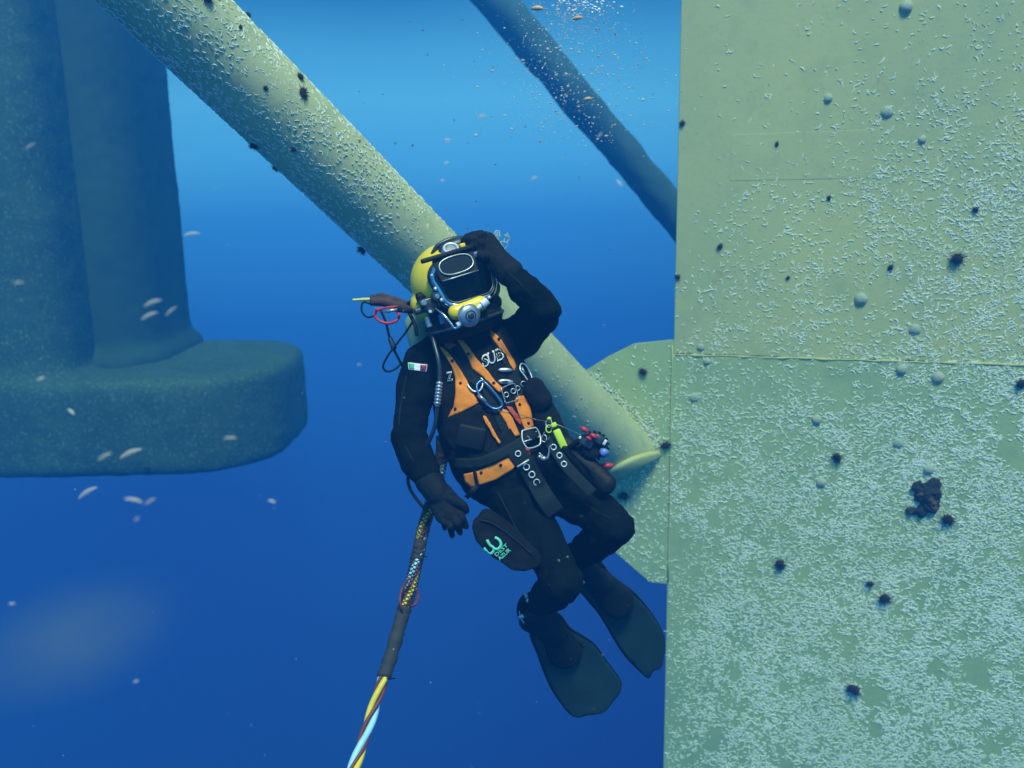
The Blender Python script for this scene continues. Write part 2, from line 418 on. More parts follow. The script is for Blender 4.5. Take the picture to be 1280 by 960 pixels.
# on the pipe
nl, nn_, nd, ln, wd = [], [], [], [], []
base_t = (A0-top).dot(ax); full = (A1-A0).length
zx, zy = px_ @ Vector((1, 0, 0)), px_ @ Vector((0, 1, 0))
while len(nl) < 3300:
    t = rs.uniform(-.75, full+.1); a = rs.uniform(0, 6.283)
    nor = zx*math.cos(a)+zy*math.sin(a)
    if nor.dot(BACK) < -.15: continue
    f = t/full
    pat = mnoise.fractal(Vector((t*2.2, math.cos(a)*1.3, math.sin(a)*1.3)), 1, 2, 3)
    dens = (1-sm(.22, .52, f))*.95+.07
    low = nor.dot(-UP)
    dens *= (1+.9*pat)*(1+.35*low)
    if rs.rand() > dens: continue
    th = rs.normal(0.0, .5); tan = ax.cross(nor)
    nl.append(npv(top+ax*(base_t+t)+nor*(RP+.001))); nn_.append(npv(nor)); nd.append(npv(ax*math.cos(th)+tan*math.sin(th)))
    ln.append(rs.uniform(.012, .026)); wd.append(rs.uniform(.0035, .006))
tag(link('tube_worms', worms('worms_pipe', np.array(nl), np.array(nn_), np.array(nd), np.array(ln), np.array(wd), 5), M_WORM),
    'white tube worms along the pale brace pipe, thickest at its upper end', 'tube worms', None, 'stuff')

# ------------------------------------------------------------------ urchins and limpets, each one a thing
def urchin_mesh(seed, spines=70):
    rn = random.Random(seed); bm = bmesh.new()
    ico(bm, Vector((0, 0, .28)), (.62, .62, .42), 2)
    for v in bm.verts: v.co += v.co.normalized()*rn.uniform(-.05, .05)
    for i in range(spines):
        a = rn.uniform(0, 6.283); h = rn.uniform(.05, 1); rr = math.sqrt(1-h*h)
        d = Vector((rr*math.cos(a), rr*math.sin(a), h)); s = frame_to(d, Vector((.3, .5, .2)))
        b = Vector((0, 0, .25))+Vector((d.x*.55, d.y*.55, d.z*.38)); l = rn.uniform(.45, .75)
        vs = [bm.verts.new(b+s @ Vector((.05*math.cos(k*2.094), .05*math.sin(k*2.094), 0))) for k in range(3)]; tp = bm.verts.new(b+d*l)
        for k in range(3): bm.faces.new((vs[k], vs[(k+1) % 3], tp))
    return bm_mesh(bm, 'urchin')
def limpet_mesh(seed):
    rn = random.Random(seed); bm = bmesh.new()
    lathe(bm, Vector((0, 0, 0)), Matrix.Identity(3), [(1.0, -.05), (.98, .12), (.88, .36), (.66, .58), (.38, .72), (.16, .76), (.02, .74)], 16)
    for v in bm.verts:
        a = math.atan2(v.co.y, v.co.x); v.co.x *= 1+.06*math.sin(a*5+seed); v.co.y *= 1+.08*math.cos(a*3+seed); v.co += Vector((.12*v.co.z, .05*v.co.z, 0))
    return bm_mesh(bm, 'limpet')
UR = [urchin_mesh(s) for s in (1, 2, 3)]; LP = [limpet_mesh(s) for s in (1, 2, 3)]
M_SHELL = mat('limpet_shell', (.48, .54, .38), .6, noise=((.30, .36, .22), 40, .4, .7), bump=.4, bscale=60)
for me in UR: me.materials.append(M_DARK); me.shade_smooth()
for me in LP: me.materials.append(M_SHELL); me.shade_smooth()
def cling(name, me, loc, nor, r, label, cat, group, spin):
    o = bpy.data.objects.new(name, me); COL.objects.link(o)
    M = frame_to(nor).to_4x4(); o.matrix_world = Matrix.Translation(loc) @ M @ Matrix.Rotation(spin, 4, 'Z') @ Matrix.Diagonal((r*(1+.18*math.sin(spin*3)), r*(1-.15*math.sin(spin*3)), r*(.85+.2*math.sin(spin*5)), 1))
    return tag(o, label, cat, group)
def on_pipe(px, py, off=0):
    d = P(px, py, 1).normalized(); w = -top; dd = d-ax*d.dot(ax); ww = w-ax*w.dot(ax)
    a, b, c = dd.dot(dd), 2*dd.dot(ww), ww.dot(ww)-RP*RP; D = b*b-4*a*c
    s = (-b-math.sqrt(D))/(2*a) if D > 0 else -b/(2*a)
    q = d*s; nor = (q-top)-ax*((q-top).dot(ax)); nor.normalize(); return top+ax*((q-top).dot(ax))+nor*(RP+off), nor
URCH = [(1196, 323, 10, 'large black urchin on the column above the seam, near the right edge of the photo'),
 (847, 346, 4.5, 'small black urchin at the column left edge above the gusset plate'),
 (804, 464, 6, 'black urchin alone on the pale upper part of the gusset plate'),
 (1046, 571, 7.5, 'oval dark urchin on the column, left of and above the brown sponge'),
 (975, 704, 8.5, 'black urchin low on the column, leftmost of those below the brown sponge'),
 (1106, 747, 8.5, 'round black urchin just below a smaller one on the lower column'),
 (1087, 729, 5.5, 'small black urchin touching a rounder bigger one on the lower column'),
 (1067, 860, 9, 'lowest black urchin on the column face'),
 (1184, 648, 9, 'black urchin right beside the brown sponge, to its lower right'),
 (1276, 479, 8, 'dark urchin just under the weld seam at the right edge of the photo'),
 (832, 556, 7, 'black urchin at the upper tip of the pipe end plate rim'),
 (780, 619, 8, 'black urchin on the gusset plate below the pipe end'),
 (1219, 262, 4.5, 'tiny dark urchin above the large one near the right edge'),
 (1113, 334, 4.5, 'small brownish urchin left of the large one above the seam'),
 (900, 308, 4.5, 'small dark urchin with worm tubes round it on the upper left of the column'),
 (985, 347, 3, 'tiny dark speck of an urchin halfway along the upper column'),
 (853, 154, 4.5, 'small dark urchin high on the column left edge'),
 (1036, 247, 3.5, 'tiny black urchin on the bare upper middle of the column'),
 (971, 180, 3.5, 'small dark urchin on the faint doubler plate of the upper column')]
for i, (x, y, r, lab) in enumerate(URCH):
    off = -.003 if x < 838 else 0.0
    p = on_face(x, y, off); rr = r*(-(C3.transposed() @ p).z)/F
    cling('sea_urchin', UR[i % 3], p, fn, rr*1.05, lab, 'sea urchin', 'sea urchins on the steel', i*1.3)
for i, (x, y, r, lab) in enumerate([(258, -2, 9, 'dark urchin cut by the top of the photo on the brace pipe'),
 (374, 97, 6, 'smaller upper urchin of the pair on the upper edge of the brace pipe'),
 (378, 116, 9, 'larger lower urchin of the pair near the upper edge of the brace pipe'),
 (450, 315, 8, 'dark urchin on the lower edge of the brace pipe beside the yellow helmet'),
 (318, 181, 7, 'dark urchin on the lower edge of the brace pipe, upper of two close ones'),
 (343, 212, 6, 'dark urchin on the lower edge of the brace pipe, lower of two close ones'),
 (309, 20, 5, 'small urchin on the upper edge of the brace pipe near the top of the photo'),
 (300, 34, 3.5, 'tiny dark urchin high on the middle of the brace pipe'),
 (332, 110, 4, 'small dark urchin among white worms in the middle of the brace pipe'),
 (367, 186, 4, 'small dark urchin low on the brace pipe where the worms thin out')]):
    p, nor = on_pipe(x, y); rr = r*(-(C3.transposed() @ p).z)/F
    cling('sea_urchin', UR[i % 3], p, nor, rr*1.05, lab, 'sea urchin', 'sea urchins on the brace pipe', i*1.7)
for i, (x, y, r, lab) in enumerate([(1035, 123, 5.5, 'small white limpet high on the column, left of a bigger one'),
 (1109, 140, 7.5, 'big white limpet on the bare upper part of the column'),
 (1133, 8, 8, 'white limpet with brown underside at the top edge of the photo'),
 (1076, 374, 8, 'pale limpet above the weld seam in the middle of the column'),
 (868, 497, 6.5, 'round white limpet below the seam near the column left edge'),
 (1127, 461, 7, 'pale limpet sitting right on the weld seam'),
 (1172, 472, 8, 'pale limpet just below the weld seam, right of the one on the seam'),
 (1144, 412, 7, 'grey limpet among worm tubes above the weld seam'),
 (1021, 524, 6.5, 'pale limpet left of the oval dark urchin'),
 (1026, 603, 6.5, 'white limpet straight below the oval dark urchin'),
 (1123, 554, 7, 'grey limpet above the brown sponge'),
 (1161, 586, 7, 'faint grey limpet just above the right side of the brown sponge'),
 (884, 452, 5, 'small limpet under the weld seam near its left end'),
 (876, 434, 5, 'small grey limpet on top of the weld seam near its left end'),
 (1153, 174, 5, 'small pale limpet right of and below the big white one')]):
    p = on_face(x, y, 0); rr = r*(-(C3.transposed() @ p).z)/F
    cling('limpet', LP[i % 3], p, fn, rr, lab, 'limpet', 'pale limpets on the column', i*2.1)
p, nor = on_pipe(655, 438); cling('limpet', LP[0], p, nor, .02, 'single small white limpet on the brace pipe right of the diver', 'limpet', None, 0)
# brown sponge
bm = bmesh.new(); q0 = on_face(1155, 622); sc = -(C3.transposed() @ q0).z/F
for x, y, r in ((1160, 616, 15), (1150, 612, 9), (1168, 606, 8), (1163, 630, 12), (1152, 638, 8), (1142, 639, 6.5), (1137, 637, 4), (1146, 606, 5)):
    ico(bm, on_face(x, y, .012), (r*sc, r*sc, r*sc*.55), 3, frame_to(fn))
me = voxel(bm, .006, 2, 'sponge'); displace(me, .016, 22, 1); displace(me, .006, 70, 2)
M_SPONGE = mat('sponge', (.02, .022, .02), .9, noise=((.14, .09, .035), 9, .52, .7), bump=.8, bscale=80)
tag(link('sponge', me, M_SPONGE), 'ragged dark brown sponge on the lower right of the column', 'sponge')
# lumps of growth on the far structures
for i, (x, y, d, r, lab) in enumerate([(186, 584, 12.9, .10, 'dark clump of growth on the bottom edge of the pontoon'), (35, 415, 13.1, .09, 'dark clump on the left column above the pontoon'), (70, 530, 12.9, .07, 'dark clump on the left end of the pontoon front')]):
    bm = bmesh.new(); ico(bm, P(x, y, d), (r, r*.7, r), 3); me = bm_mesh(bm); displace(me, r*.5, 9, i)
    tag(link('growth_clump', me, M_DARK), lab, 'growth', 'dark clumps on the far column')

# ------------------------------------------------------------------ drifting things
M_FLECK = mat('drifting_fleck', (.75, .74, .62), .5, noise=((.8, .66, .42), 12, .4, .7))
M_FLECK.node_tree.nodes['Principled BSDF'].inputs['Alpha'].default_value = .42
M_FLECK2 = mat('drifting_orange', (.70, .42, .20), .5)
def shrimp(name, c, ln_, ang, m, lab, group, depth_tilt=.2, fat=.17):
    d = (RIGHT*math.cos(ang)+UP*math.sin(ang)+BACK*depth_tilt).normalized()
    bm = bmesh.new(); n = 9; pts = []; rad = []
    for i in range(n):
        t = i/(n-1); pts.append(c+d*((t-.5)*ln_)+UP*(.06*ln_*math.sin(t*3.1)))
        rad.append(max(.02, math.sin(math.pi*min(1, t*.9+.08)))**.8*fat*ln_*.5)
    tube(bm, pts, rad, 8)
    return tag(link(name, bm_mesh(bm), m), lab, 'plankton', group)
for (x, y, L_, a, d, lab) in [(38, 183, 17, 20, 2.4, 'pale drifting shrimp-like fleck high on the left in front of the far column'),
 (191, 379, 28, 16, 2.2, 'long pale drifting fleck, topmost of three together at left'),
 (187, 395, 27, 20, 2.3, 'faint pale drifting fleck, lowest of three together at left'),
 (214, 389, 20, 33, 2.3, 'pale drifting fleck, rightmost of three together at left'),
 (23, 354, 17, 3, 2.0, 'bright white drifting fleck near the left edge of the photo'),
 (51, 474, 13, 18, 2.4, 'small yellowish drifting fleck in front of the pontoon left end'),
 (89, 515, 13, -35, 2.5, 'small drifting fleck slanting down right in front of the pontoon'),
 (131, 571, 24, 25, 2.1, 'beige drifting fleck low in front of the pontoon'),
 (164, 567, 36, 20, 2.6, 'long faint drifting fleck right of a beige one in front of the pontoon'),
 (288, 548, 19, 2, 2.1, 'bright whitish drifting fleck on the right part of the pontoon'),
 (167, 626, 28, -8, 2.1, 'pale drifting fleck just under the pontoon, left one of two touching'),
 (188, 627, 19, 28, 2.1, 'pale drifting fleck just under the pontoon, right one of two touching'),
 (171, 649, 9, 35, 2.0, 'short bright drifting fleck a little below the pontoon'),
 (240, 293, 24, 3, 2.8, 'faint drifting fleck in open water right of the far column'),
 (110, 616, 34, 28, 2.8, 'faint long drifting fleck below the pontoon, leftmost'),
 (340, 627, 11, -15, 2.3, 'small drifting fleck in open water below the pontoon right end'),
 (602, 146, 12, 10, 2.3, 'bright white drifting fleck in light blue water above the diver'),
 (668, 223, 10, 12, 2.5, 'small white drifting fleck in blue water above and right of the raised hand'),
 (750, 169, 9, 45, 2.5, 'small slanted drifting fleck in front of the far brace'),
 (774, 229, 11, -50, 2.6, 'small pinkish drifting fleck at the lower edge of the far brace'),
 (170, 852, 9, 20, 2.2, 'round pale drifting fleck low on the left in deep blue water'),
 (15, 755, 10, 5, 2.2, 'tiny pale drifting fleck near the yellowish haze cloud'),
 (449, 456, 6, 8, 2.4, 'tiny drifting fleck left of the diver arm')]:
    lum = M_FLECK
    d *= .62; shrimp('drifting_fleck', P(x, y, d), L_/F*d, R(a), lum, lab, 'pale flecks drifting in the water', .3, .17 if L_ > 15 else .32)
for (x, y, L_, a, d, lab) in [(722, 23, 13, 3, 2.3, 'orange drifting fleck near the top among the bubbles'), (672, 11, 16, -5, 2.5, 'faint orange drifting fleck at the top edge beside the bubbles'), (735, 124, 11, 3, 2.4, 'orange brown drifting fleck in front of the far brace')]:
    shrimp('drifting_fleck', P(x, y, d), L_/F*d, R(a), M_FLECK2, lab, 'orange flecks drifting in the water', .2, .4)
# fine particles and bubbles
def blobs(name, n, fx, rlo, rhi, m, lab, cat, seed):
    rn = random.Random(seed); unit = bmesh.new(); bmesh.ops.create_icosphere(unit, subdivisions=1, radius=1); unit.verts.ensure_lookup_table()
    uv = np.array([v.co[:] for v in unit.verts]); uf = np.array([[v.index for v in f.verts] for f in unit.faces]); unit.free()
    V, Fs = [], []
    for i in range(n):
        p = fx(rn); r = rlo*(rhi/rlo)**(rn.random()**2.2)
        s = np.array([rn.uniform(.6, 1.6), rn.uniform(.6, 1.2), rn.uniform(.5, 1.1)])*r
        V.append(uv*s+np.array(p[:])); Fs.append(uf+i*len(uv))
    me = bpy.data.meshes.new(name); me.from_pydata(np.concatenate(V).tolist(), [], np.concatenate(Fs).tolist()); me.update()
    return tag(link(name, me, m), lab, cat, None, 'stuff')
M_BUB = mat('bubble_skin', (.85, .92, .9), .12, spec=.8)
M_SPECK = mat('pale_speck', (.72, .76, .60), .6, noise=((.50, .38, .22), 6, .5, .6)); M_SPECK.node_tree.nodes['Principled BSDF'].inputs['Alpha'].default_value = .7
M_DSPECK = mat('dull_speck', (.10, .14, .14), .7)
def plume(rn):
    t = rn.random()**1.5; s = 30+45*t
    x = 712+5*t+rn.gauss(0, s*.9); y = -18+185*t+rn.gauss(0, 16)
    return P(x, y, rn.uniform(2.2, 4.6))
blobs('bubble_plume', 2600, plume, .0009, .0046, M_SPECK, 'cloud of pale specks and bubbles drifting down from the top centre', 'bubbles', 3)
blobs('bubble_plume', 70, lambda rn: P(728+rn.gauss(0, 22), 6+rn.gauss(0, 6), rn.uniform(2.3, 3.2)), .0025, .006, M_BUB, 'bright knot of bubbles at the very top centre', 'bubbles', 5)
blobs('suspended_particles', 340, lambda rn: P(rn.uniform(440, 850), rn.uniform(-10, 320), rn.uniform(1.8, 5)), .0007, .0035, M_DSPECK, 'fine dull particles scattered in the light blue water above the diver', 'particles', 8)
blobs('suspended_particles', 300, lambda rn: P(rn.uniform(-20, 840), rn.uniform(200, 980), rn.uniform(1.6, 5)), .0005, .0018, M_SPECK, 'fine pale particles scattered through the whole water', 'particles', 9)
M_BUBBLE = mat('clear_bubble', (.6, .72, .7), .1, spec=.8); M_BUBBLE.node_tree.nodes['Principled BSDF'].inputs['Alpha'].default_value = .35
# larger bubbles
for (x, y, r, lab) in [(559, 176, 6, 'largest round clear bubble in the light blue water above the diver'), (558, 204, 4.5, 'clear bubble straight below the largest one'), (553, 226, 4.5, 'lowest clear bubble of the column above the helmet')]:
    bm = bmesh.new(); c = P(x, y, 1.9); rr = r/F*1.9*.8
    ico(bm, c, (rr, rr*.6, rr*.72), 3, C3); me = bm_mesh(bm); displace(me, rr*.15, 1.2/rr, int(r))
    tag(link('bubble', me, M_BUBBLE), lab, 'bubble', 'round bubbles above the diver')
# pale curl drifting behind the raised hand
bm = bmesh.new(); rn = random.Random(2)
for k in range(7):
    c = P(624+rn.gauss(0, 4), 299+rn.gauss(0, 7), 3.3); r = rn.uniform(.005, .013)
    tube(bm, [c+(RIGHT*math.cos(a)+UP*math.sin(a)*1.3+BACK*.5*math.sin(2*a+k)+UP*.5*math.sin(2*a+k*2)+RIGHT*.4*math.cos(3*a+k))*r for a in [2*math.pi*q/14 for q in range(14)]], .0024, 5, True)
M_CURL = mat('pale_jelly', (.55, .70, .55), .5); M_CURL.node_tree.nodes['Principled BSDF'].inputs['Alpha'].default_value = .45
tag(link('jelly_curl', bm_mesh(bm), M_CURL), 'pale gelatinous curl drifting just right of the raised glove', 'plankton')

# faint yellowish cloud of silt low on the left
M_SILT = bpy.data.materials.new('silt_cloud'); M_SILT.use_nodes = True; t = M_SILT.node_tree; t.nodes.clear()
pv = N(t, 'ShaderNodeVolumePrincipled'); ou = N(t, 'ShaderNodeOutputMaterial'); L(t, pv.outputs[0], ou.inputs['Volume'])
pv.inputs['Color'].default_value = (.65, .80, .06, 1); pv.inputs['Absorption Color'].default_value = (1, 1, .30, 1)
sc_ = N(t, 'ShaderNodeTexCoord'); ln_n = N(t, 'ShaderNodeVectorMath', operation='LENGTH'); L(t, sc_.outputs['Object'], ln_n.inputs[0])
nz = N(t, 'ShaderNodeTexNoise'); nz.inputs['Scale'].default_value = 2.2; nz.inputs['Detail'].default_value = 3; L(t, sc_.outputs['Object'], nz.inputs['Vector'])
fo = N(t, 'ShaderNodeMapRange', interpolation_type='SMOOTHSTEP'); fo.inputs['From Min'].default_value = 1.0; fo.inputs['From Max'].default_value = .1; fo.inputs['To Max'].default_value = 1.1
L(t, ln_n.outputs['Value'], fo.inputs['Value']); mu = N(t, 'ShaderNodeMath', operation='MULTIPLY'); L(t, fo.outputs[0], mu.inputs[0]); L(t, nz.outputs['Fac'], mu.inputs[1]); L(t, mu.outputs[0], pv.inputs['Density'])
bm = bmesh.new(); ico(bm, Vector((0, 0, 0)), 1.0, 3)
o = link('silt_cloud', bm_mesh(bm), M_SILT); o.matrix_world = Matrix.Translation(P(88, 800, 3.2)) @ C3.to_4x4() @ Matrix.Rotation(.35, 4, 'Z') @ Matrix.Diagonal((.50, .27, .35, 1))
tag(o, 'faint yellowish cloud of silt in the deep blue water at lower left', 'silt', None, 'stuff')

# ------------------------------------------------------------------ the diver
from mathutils.bvhtree import BVHTree
M_SUIT = mat('black_neoprene', (.002, .006, .008), .9, noise=((.005, .010, .012), 14, .35, .7), bump=.25, bscale=260, spec=.08)
M_VEST = mat('black_nylon', (.004, .008, .009), .85, noise=((.010, .015, .016), 20, .4, .7), bump=.35, bscale=500, spec=.2)
M_WEB = mat('grey_black_webbing', (.010, .020, .021), .8, bump=.3, bscale=600, spec=.25)
M_GLOVE = mat('glove_rubber', (.004, .009, .012), .75, noise=((.009, .014, .018), 30, .4, .7), bump=.3, bscale=300, spec=.2)
M_ORANGE = mat('orange_fabric', (1.0, .30, .012), .7, noise=((.86, .22, .015), 22, .35, .75), bump=.3, bscale=300)
M_REDOR = mat('dark_red_tape', (.60, .08, .03), .6)  # one even red, darker than the orange fabric
M_YEL = mat('yellow_helmet_shell', (1.0, .74, .02), .36, noise=((.90, .64, .02), 9, .35, .8), coat=.2)
M_CHROME = mat('chrome', (.72, .76, .76), .22, 1.0, noise=((.45, .5, .5), 25, .4, .8))
M_STEEL = mat('brushed_steel', (.55, .60, .60), .38, .85, noise=((.3, .34, .34), 40, .4, .7))
M_WHITEM = mat('bright_metal', (.80, .84, .82), .35, .4)
M_RUB = mat('black_rubber', (.004, .008, .009), .6, spec=.25)
M_DMET = mat('dark_metal', (.07, .085, .09), .4, .7)
M_FIN = mat('dark_fin_rubber', (.013, .038, .036), .6, noise=((.020, .058, .050), 8, .35, .7), bump=.15, bscale=120, spec=.25)
M_LIME = mat('lime_yellow_plastic', (.62, .80, .04), .45)
M_WHITE = mat('white_print', (.80, .84, .82), .6)
M_GREENP = mat('green_print', (.16, .72, .46), .6)
M_FGREEN = mat('flag_green', (.05, .45, .25), .6); M_FRED = mat('flag_red', (.26, .02, .06), .6)
M_RED = mat('red_plastic', (.55, .025, .04), .45)
M_BLUEM = mat('blue_anodised', (.06, .20, .42), .3, .6)
M_SKIN = mat('skin', (.42, .26, .19), .6)
M_GLASS = bpy.data.materials.new('dark_face_port'); M_GLASS.use_nodes = True
t = M_GLASS.node_tree; t.nodes.clear()
g1 = N(t, 'ShaderNodeBsdfTransparent'); g1.inputs[0].default_value = (.12, .16, .16, 1); g2 = N(t, 'ShaderNodeBsdfGlossy'); g2.inputs[0].default_value = (.5, .55, .55, 1); g2.inputs[1].default_value = .25
fr = N(t, 'ShaderNodeFresnel'); fr.inputs[0].default_value = 1.5; mx = N(t, 'ShaderNodeMixShader'); oo = N(t, 'ShaderNodeOutputMaterial')
L(t, fr.outputs[0], mx.inputs[0]); L(t, g1.outputs[0], mx.inputs[1]); L(t, g2.outputs[0], mx.inputs[2]); L(t, mx.outputs[0], oo.inputs[0])

person = empty('person', P(650, 600, 3.2), 'diver in black wetsuit, orange harness and yellow helmet, one gloved hand raised to it', 'person')
def chain(bm, pts, rad, seg=16, flat=1.0, fdn=None):
    for (a, b, ra, rb) in zip(pts, pts[1:], rad, rad[1:]): capsule(bm, a, b, ra, rb, seg, flat, fdn)
bm = bmesh.new()
# trunk: chest, waist, hips
capsule(bm, P(592, 452, 3.24), P(622, 520, 3.22), .165, .150, 28, .68, BACK)
capsule(bm, P(618, 510, 3.22), P(650, 590, 3.20), .145, .140, 28, .74, BACK)
capsule(bm, P(535, 447, 3.24), P(592, 424, 3.24), .070, .075); capsule(bm, P(592, 424, 3.24), P(650, 423, 3.22), .075, .078)
capsule(bm, P(586, 430, 3.24), P(576, 385, 3.25), .075, .065)
capsule(bm, P(622, 600, 3.22), P(688, 594, 3.22), .104, .098)
# arm hanging at the left of the picture
chain(bm, [P(530, 452, 3.22), P(520, 490, 3.19), P(510, 545, 3.14)], [.078, .074, .056])
chain(bm, [P(510, 543, 3.14), P(522, 575, 3.12), P(544, 613, 3.08)], [.061, .062, .044])
# raised arm
chain(bm, [P(652, 418, 3.20), P(666, 404, 3.13), P(681, 388, 3.03)], [.078, .072, .058])
chain(bm, [P(681, 386, 3.03), P(657, 363, 3.02), P(629, 333, 3.04)], [.057, .054, .040])
# thighs and shins
chain(bm, [P(636, 612, 3.20), P(666, 662, 3.10), P(704, 724, 2.98)], [.096, .088, .064], 20)
chain(bm, [P(702, 728, 2.98), P(693, 738, 3.14), P(668, 757, 3.34)], [.071, .068, .050], 20)
chain(bm, [P(690, 600, 3.20), P(724, 626, 3.12), P(769, 655, 3.02)], [.094, .086, .066], 20)
chain(bm, [P(768, 657, 3.02), P(748, 676, 3.14), P(718, 698, 3.32)], [.070, .066, .050], 20)
me = voxel(bm, .0075, 9, 'body'); displace(me, .007, 16, 8, 4); displace(me, .006, 9, 2); displace(me, .0025, 34, 4, 2)
body = link('body', me, M_SUIT, person)
def bvh_of(*meshes):
    vs, fs = [], []
    for m_ in meshes:
        o = len(vs); vs += [v.co.copy() for v in m_.vertices]; fs += [[i+o for i in p.vertices] for p in m_.polygons]
    return BVHTree.FromPolygons(vs, fs)
B_BODY = bvh_of(me)
# vest
bm = bmesh.new()
capsule(bm, P(592, 455, 3.235), P(622, 520, 3.215), .178, .166, 28, .70, BACK)
capsule(bm, P(601, 506, 3.215), P(622, 570, 3.20), .178, .174, 28, .74, BACK)
capsule(bm, P(560, 440, 3.22), P(596, 428, 3.21), .072, .075); capsule(bm, P(596, 428, 3.21), P(634, 428, 3.20), .075, .072)
me = voxel(bm, .007, 7, 'vest'); displace(me, .006, 10, 7); displace(me, .003, 30, 9, 2)
# cut the vest off at shoulders and waist
keep = bmesh.new(); keep.from_mesh(me)
keep.to_mesh(me); keep.free()
vest = link('harness_vest', me, M_VEST, person)
B_VEST = bvh_of(me); B_ALL = bvh_of(me, body.data)
def hit(px, py, off=.004, tree=None):
    d = P(px, py, 1.0).normalized(); tree = tree or B_ALL
    loc, nor, i, dist = tree.ray_cast(Vector((0, 0, 0)), d, 8.0)
    if loc is None:
        loc, nor, i, dist = tree.find_nearest(P(px, py, 3.06))
    n = (nor*.5+BACK*.6).normalized(); return loc+n*off, n
def patch(name, poly, m, parent, off=.004, th=.004, tree=None, maxe=4.0):
    bm = bmesh.new(); f = bm.faces.new([bm.verts.new((x, y, 0)) for x, y in poly])
    bmesh.ops.triangulate(bm, faces=[f])
    for _ in range(6):
        es = [e for e in bm.edges if e.calc_length() > maxe]
        if not es: break
        bmesh.ops.subdivide_edges(bm, edges=es, cuts=1); bmesh.ops.triangulate(bm, faces=[q for q in bm.faces if len(q.verts) > 3])
    nv = {}
    for v in bm.verts: nv[v.index] = None
    bm.verts.ensure_lookup_table(); bm.verts.index_update(); norms = []
    for v in bm.verts:
        q, n = hit(v.co.x, v.co.y, off, tree); v.co = q; norms.append(n)
    faces = bm.faces[:]; lay = len(bm.verts)
    tops = [bm.verts.new(v.co+norms[i]*th) for i, v in enumerate(list(bm.verts))]
    bm.verts.index_update()
    for fa in faces: bm.faces.new([tops[v.index] for v in fa.verts])
    for e in [e for e in bm.edges if len(e.link_faces) == 1 and e.verts[0].index < lay and e.verts[1].index < lay]:
        a, b = e.verts; bm.faces.new((a, b, tops[b.index], tops[a.index]))
    me = bm_mesh(bm, name); o = link(name, me, m, parent); return o
def strip(pts, w, n=5):
    """px polyline to a ribbon outline"""
    c = spline([Vector((x, y, 0)) for x, y in pts], n); Lf, Rt = [], []
    for i, p in enumerate(c):
        d = (c[min(i+1, len(c)-1)]-c[max(i-1, 0)]).normalized(); q = Vector((-d.y, d.x, 0))
        ww = w if not isinstance(w, (list, tuple)) else w[0]+(w[1]-w[0])*i/(len(c)-1)
        Lf.append(p+q*ww/2); Rt.append(p-q*ww/2)
    return [(v.x, v.y) for v in Lf+Rt[::-1]]
def sk(pix, m, name, parent, **kw): return patch(name, pix, m, parent, **kw)
c3 = lambda L_: [(540+x/8, 420+y/8) for x, y in L_]
c2 = lambda L_: [(470+x/4.571, 390+y/4.571) for x, y in L_]
c4 = lambda L_: [(480+x/4, 500+y/4) for x, y in L_]
# webbing that lies under the orange
WEB = [([(575, 430), (590, 462), (612, 492), (634, 540)], 15), ([(618, 418), (638, 455), (648, 492), (662, 540)], 15),
       ([(560, 440), (585, 470), (603, 483)], 10), ([(566, 522), (600, 508), (628, 500)], 7)]
for p_, w_ in WEB: patch('strap', strip(p_, w_), M_WEB, vest, .002, .003)
OP = [c3([(85, 105), (120, 130), (165, 175), (215, 245), (275, 330), (335, 430), (392, 560), (462, 665), (330, 735), (165, 808), (232, 705), (250, 560), (245, 420), (212, 310), (150, 205)]),
      c3([(250, 30), (312, 55), (372, 130), (445, 240), (520, 320), (565, 370), (622, 455), (705, 540), (680, 562), (600, 485), (515, 402), (412, 322), (370, 215), (320, 130)]),
      c3([(580, -60), (625, -20), (690, 45), (765, 165), (828, 300), (822, 348), (785, 290), (738, 180), (665, 92), (595, 0)]),
      c3([(850, 610), (905, 605), (942, 650), (972, 730), (1002, 905), (936, 952), (900, 860), (862, 760), (828, 655)]),
      c3([(665, 738), (735, 745), (790, 820), (850, 960), (868, 985), (830, 1000), (780, 940), (745, 860)]),
      c4([(405, 372), (470, 358), (545, 318), (615, 282), (645, 300), (655, 320), (640, 342), (560, 392), (440, 432), (412, 405)])]
def grow(poly, k):
    cx, cy = sum(x for x, y in poly)/len(poly), sum(y for x, y in poly)/len(poly); out = []
    for i, (x, y) in enumerate(poly):
        (ax1, ay1), (ax2, ay2) = poly[i-1], poly[(i+1) % len(poly)]; tx, ty = ax2-ax1, ay2-ay1; l = math.hypot(tx, ty) or 1; nx, ny = ty/l, -tx/l
        out.append((x+nx*k, y+ny*k))
    area = lambda q: sum(q[i-1][0]*q[i][1]-q[i][0]*q[i-1][1] for i in range(len(q)))
    return out if abs(area(out)) > abs(area(poly)) else grow(poly, -k)
OP = [grow(p_, 1.0) for p_ in OP]
for i, p_ in enumerate(OP): patch('orange_panel', p_, M_ORANGE, vest, .006, .004)
patch('orange_piping', c2([(612, 590), (632, 598), (672, 670), (712, 745), (702, 755), (660, 690)]), M_ORANGE, vest, .020, .005)
patch('red_tape', c2([(742, 538), (775, 545), (830, 625), (825, 650), (790, 610)]), M_REDOR, vest, .006, .003)
patch('red_tape', c3([(120, 70), (215, 60), (245, 95), (180, 135), (140, 115)]), M_REDOR, vest, .006, .003)
patch('red_tape', c2([(850, 775), (873, 778), (876, 820), (858, 825)]), M_REDOR, vest, .008, .003)
patch('strap', strip([(594, 588), (599, 610)], 4), M_RUB, vest, .012, .003)
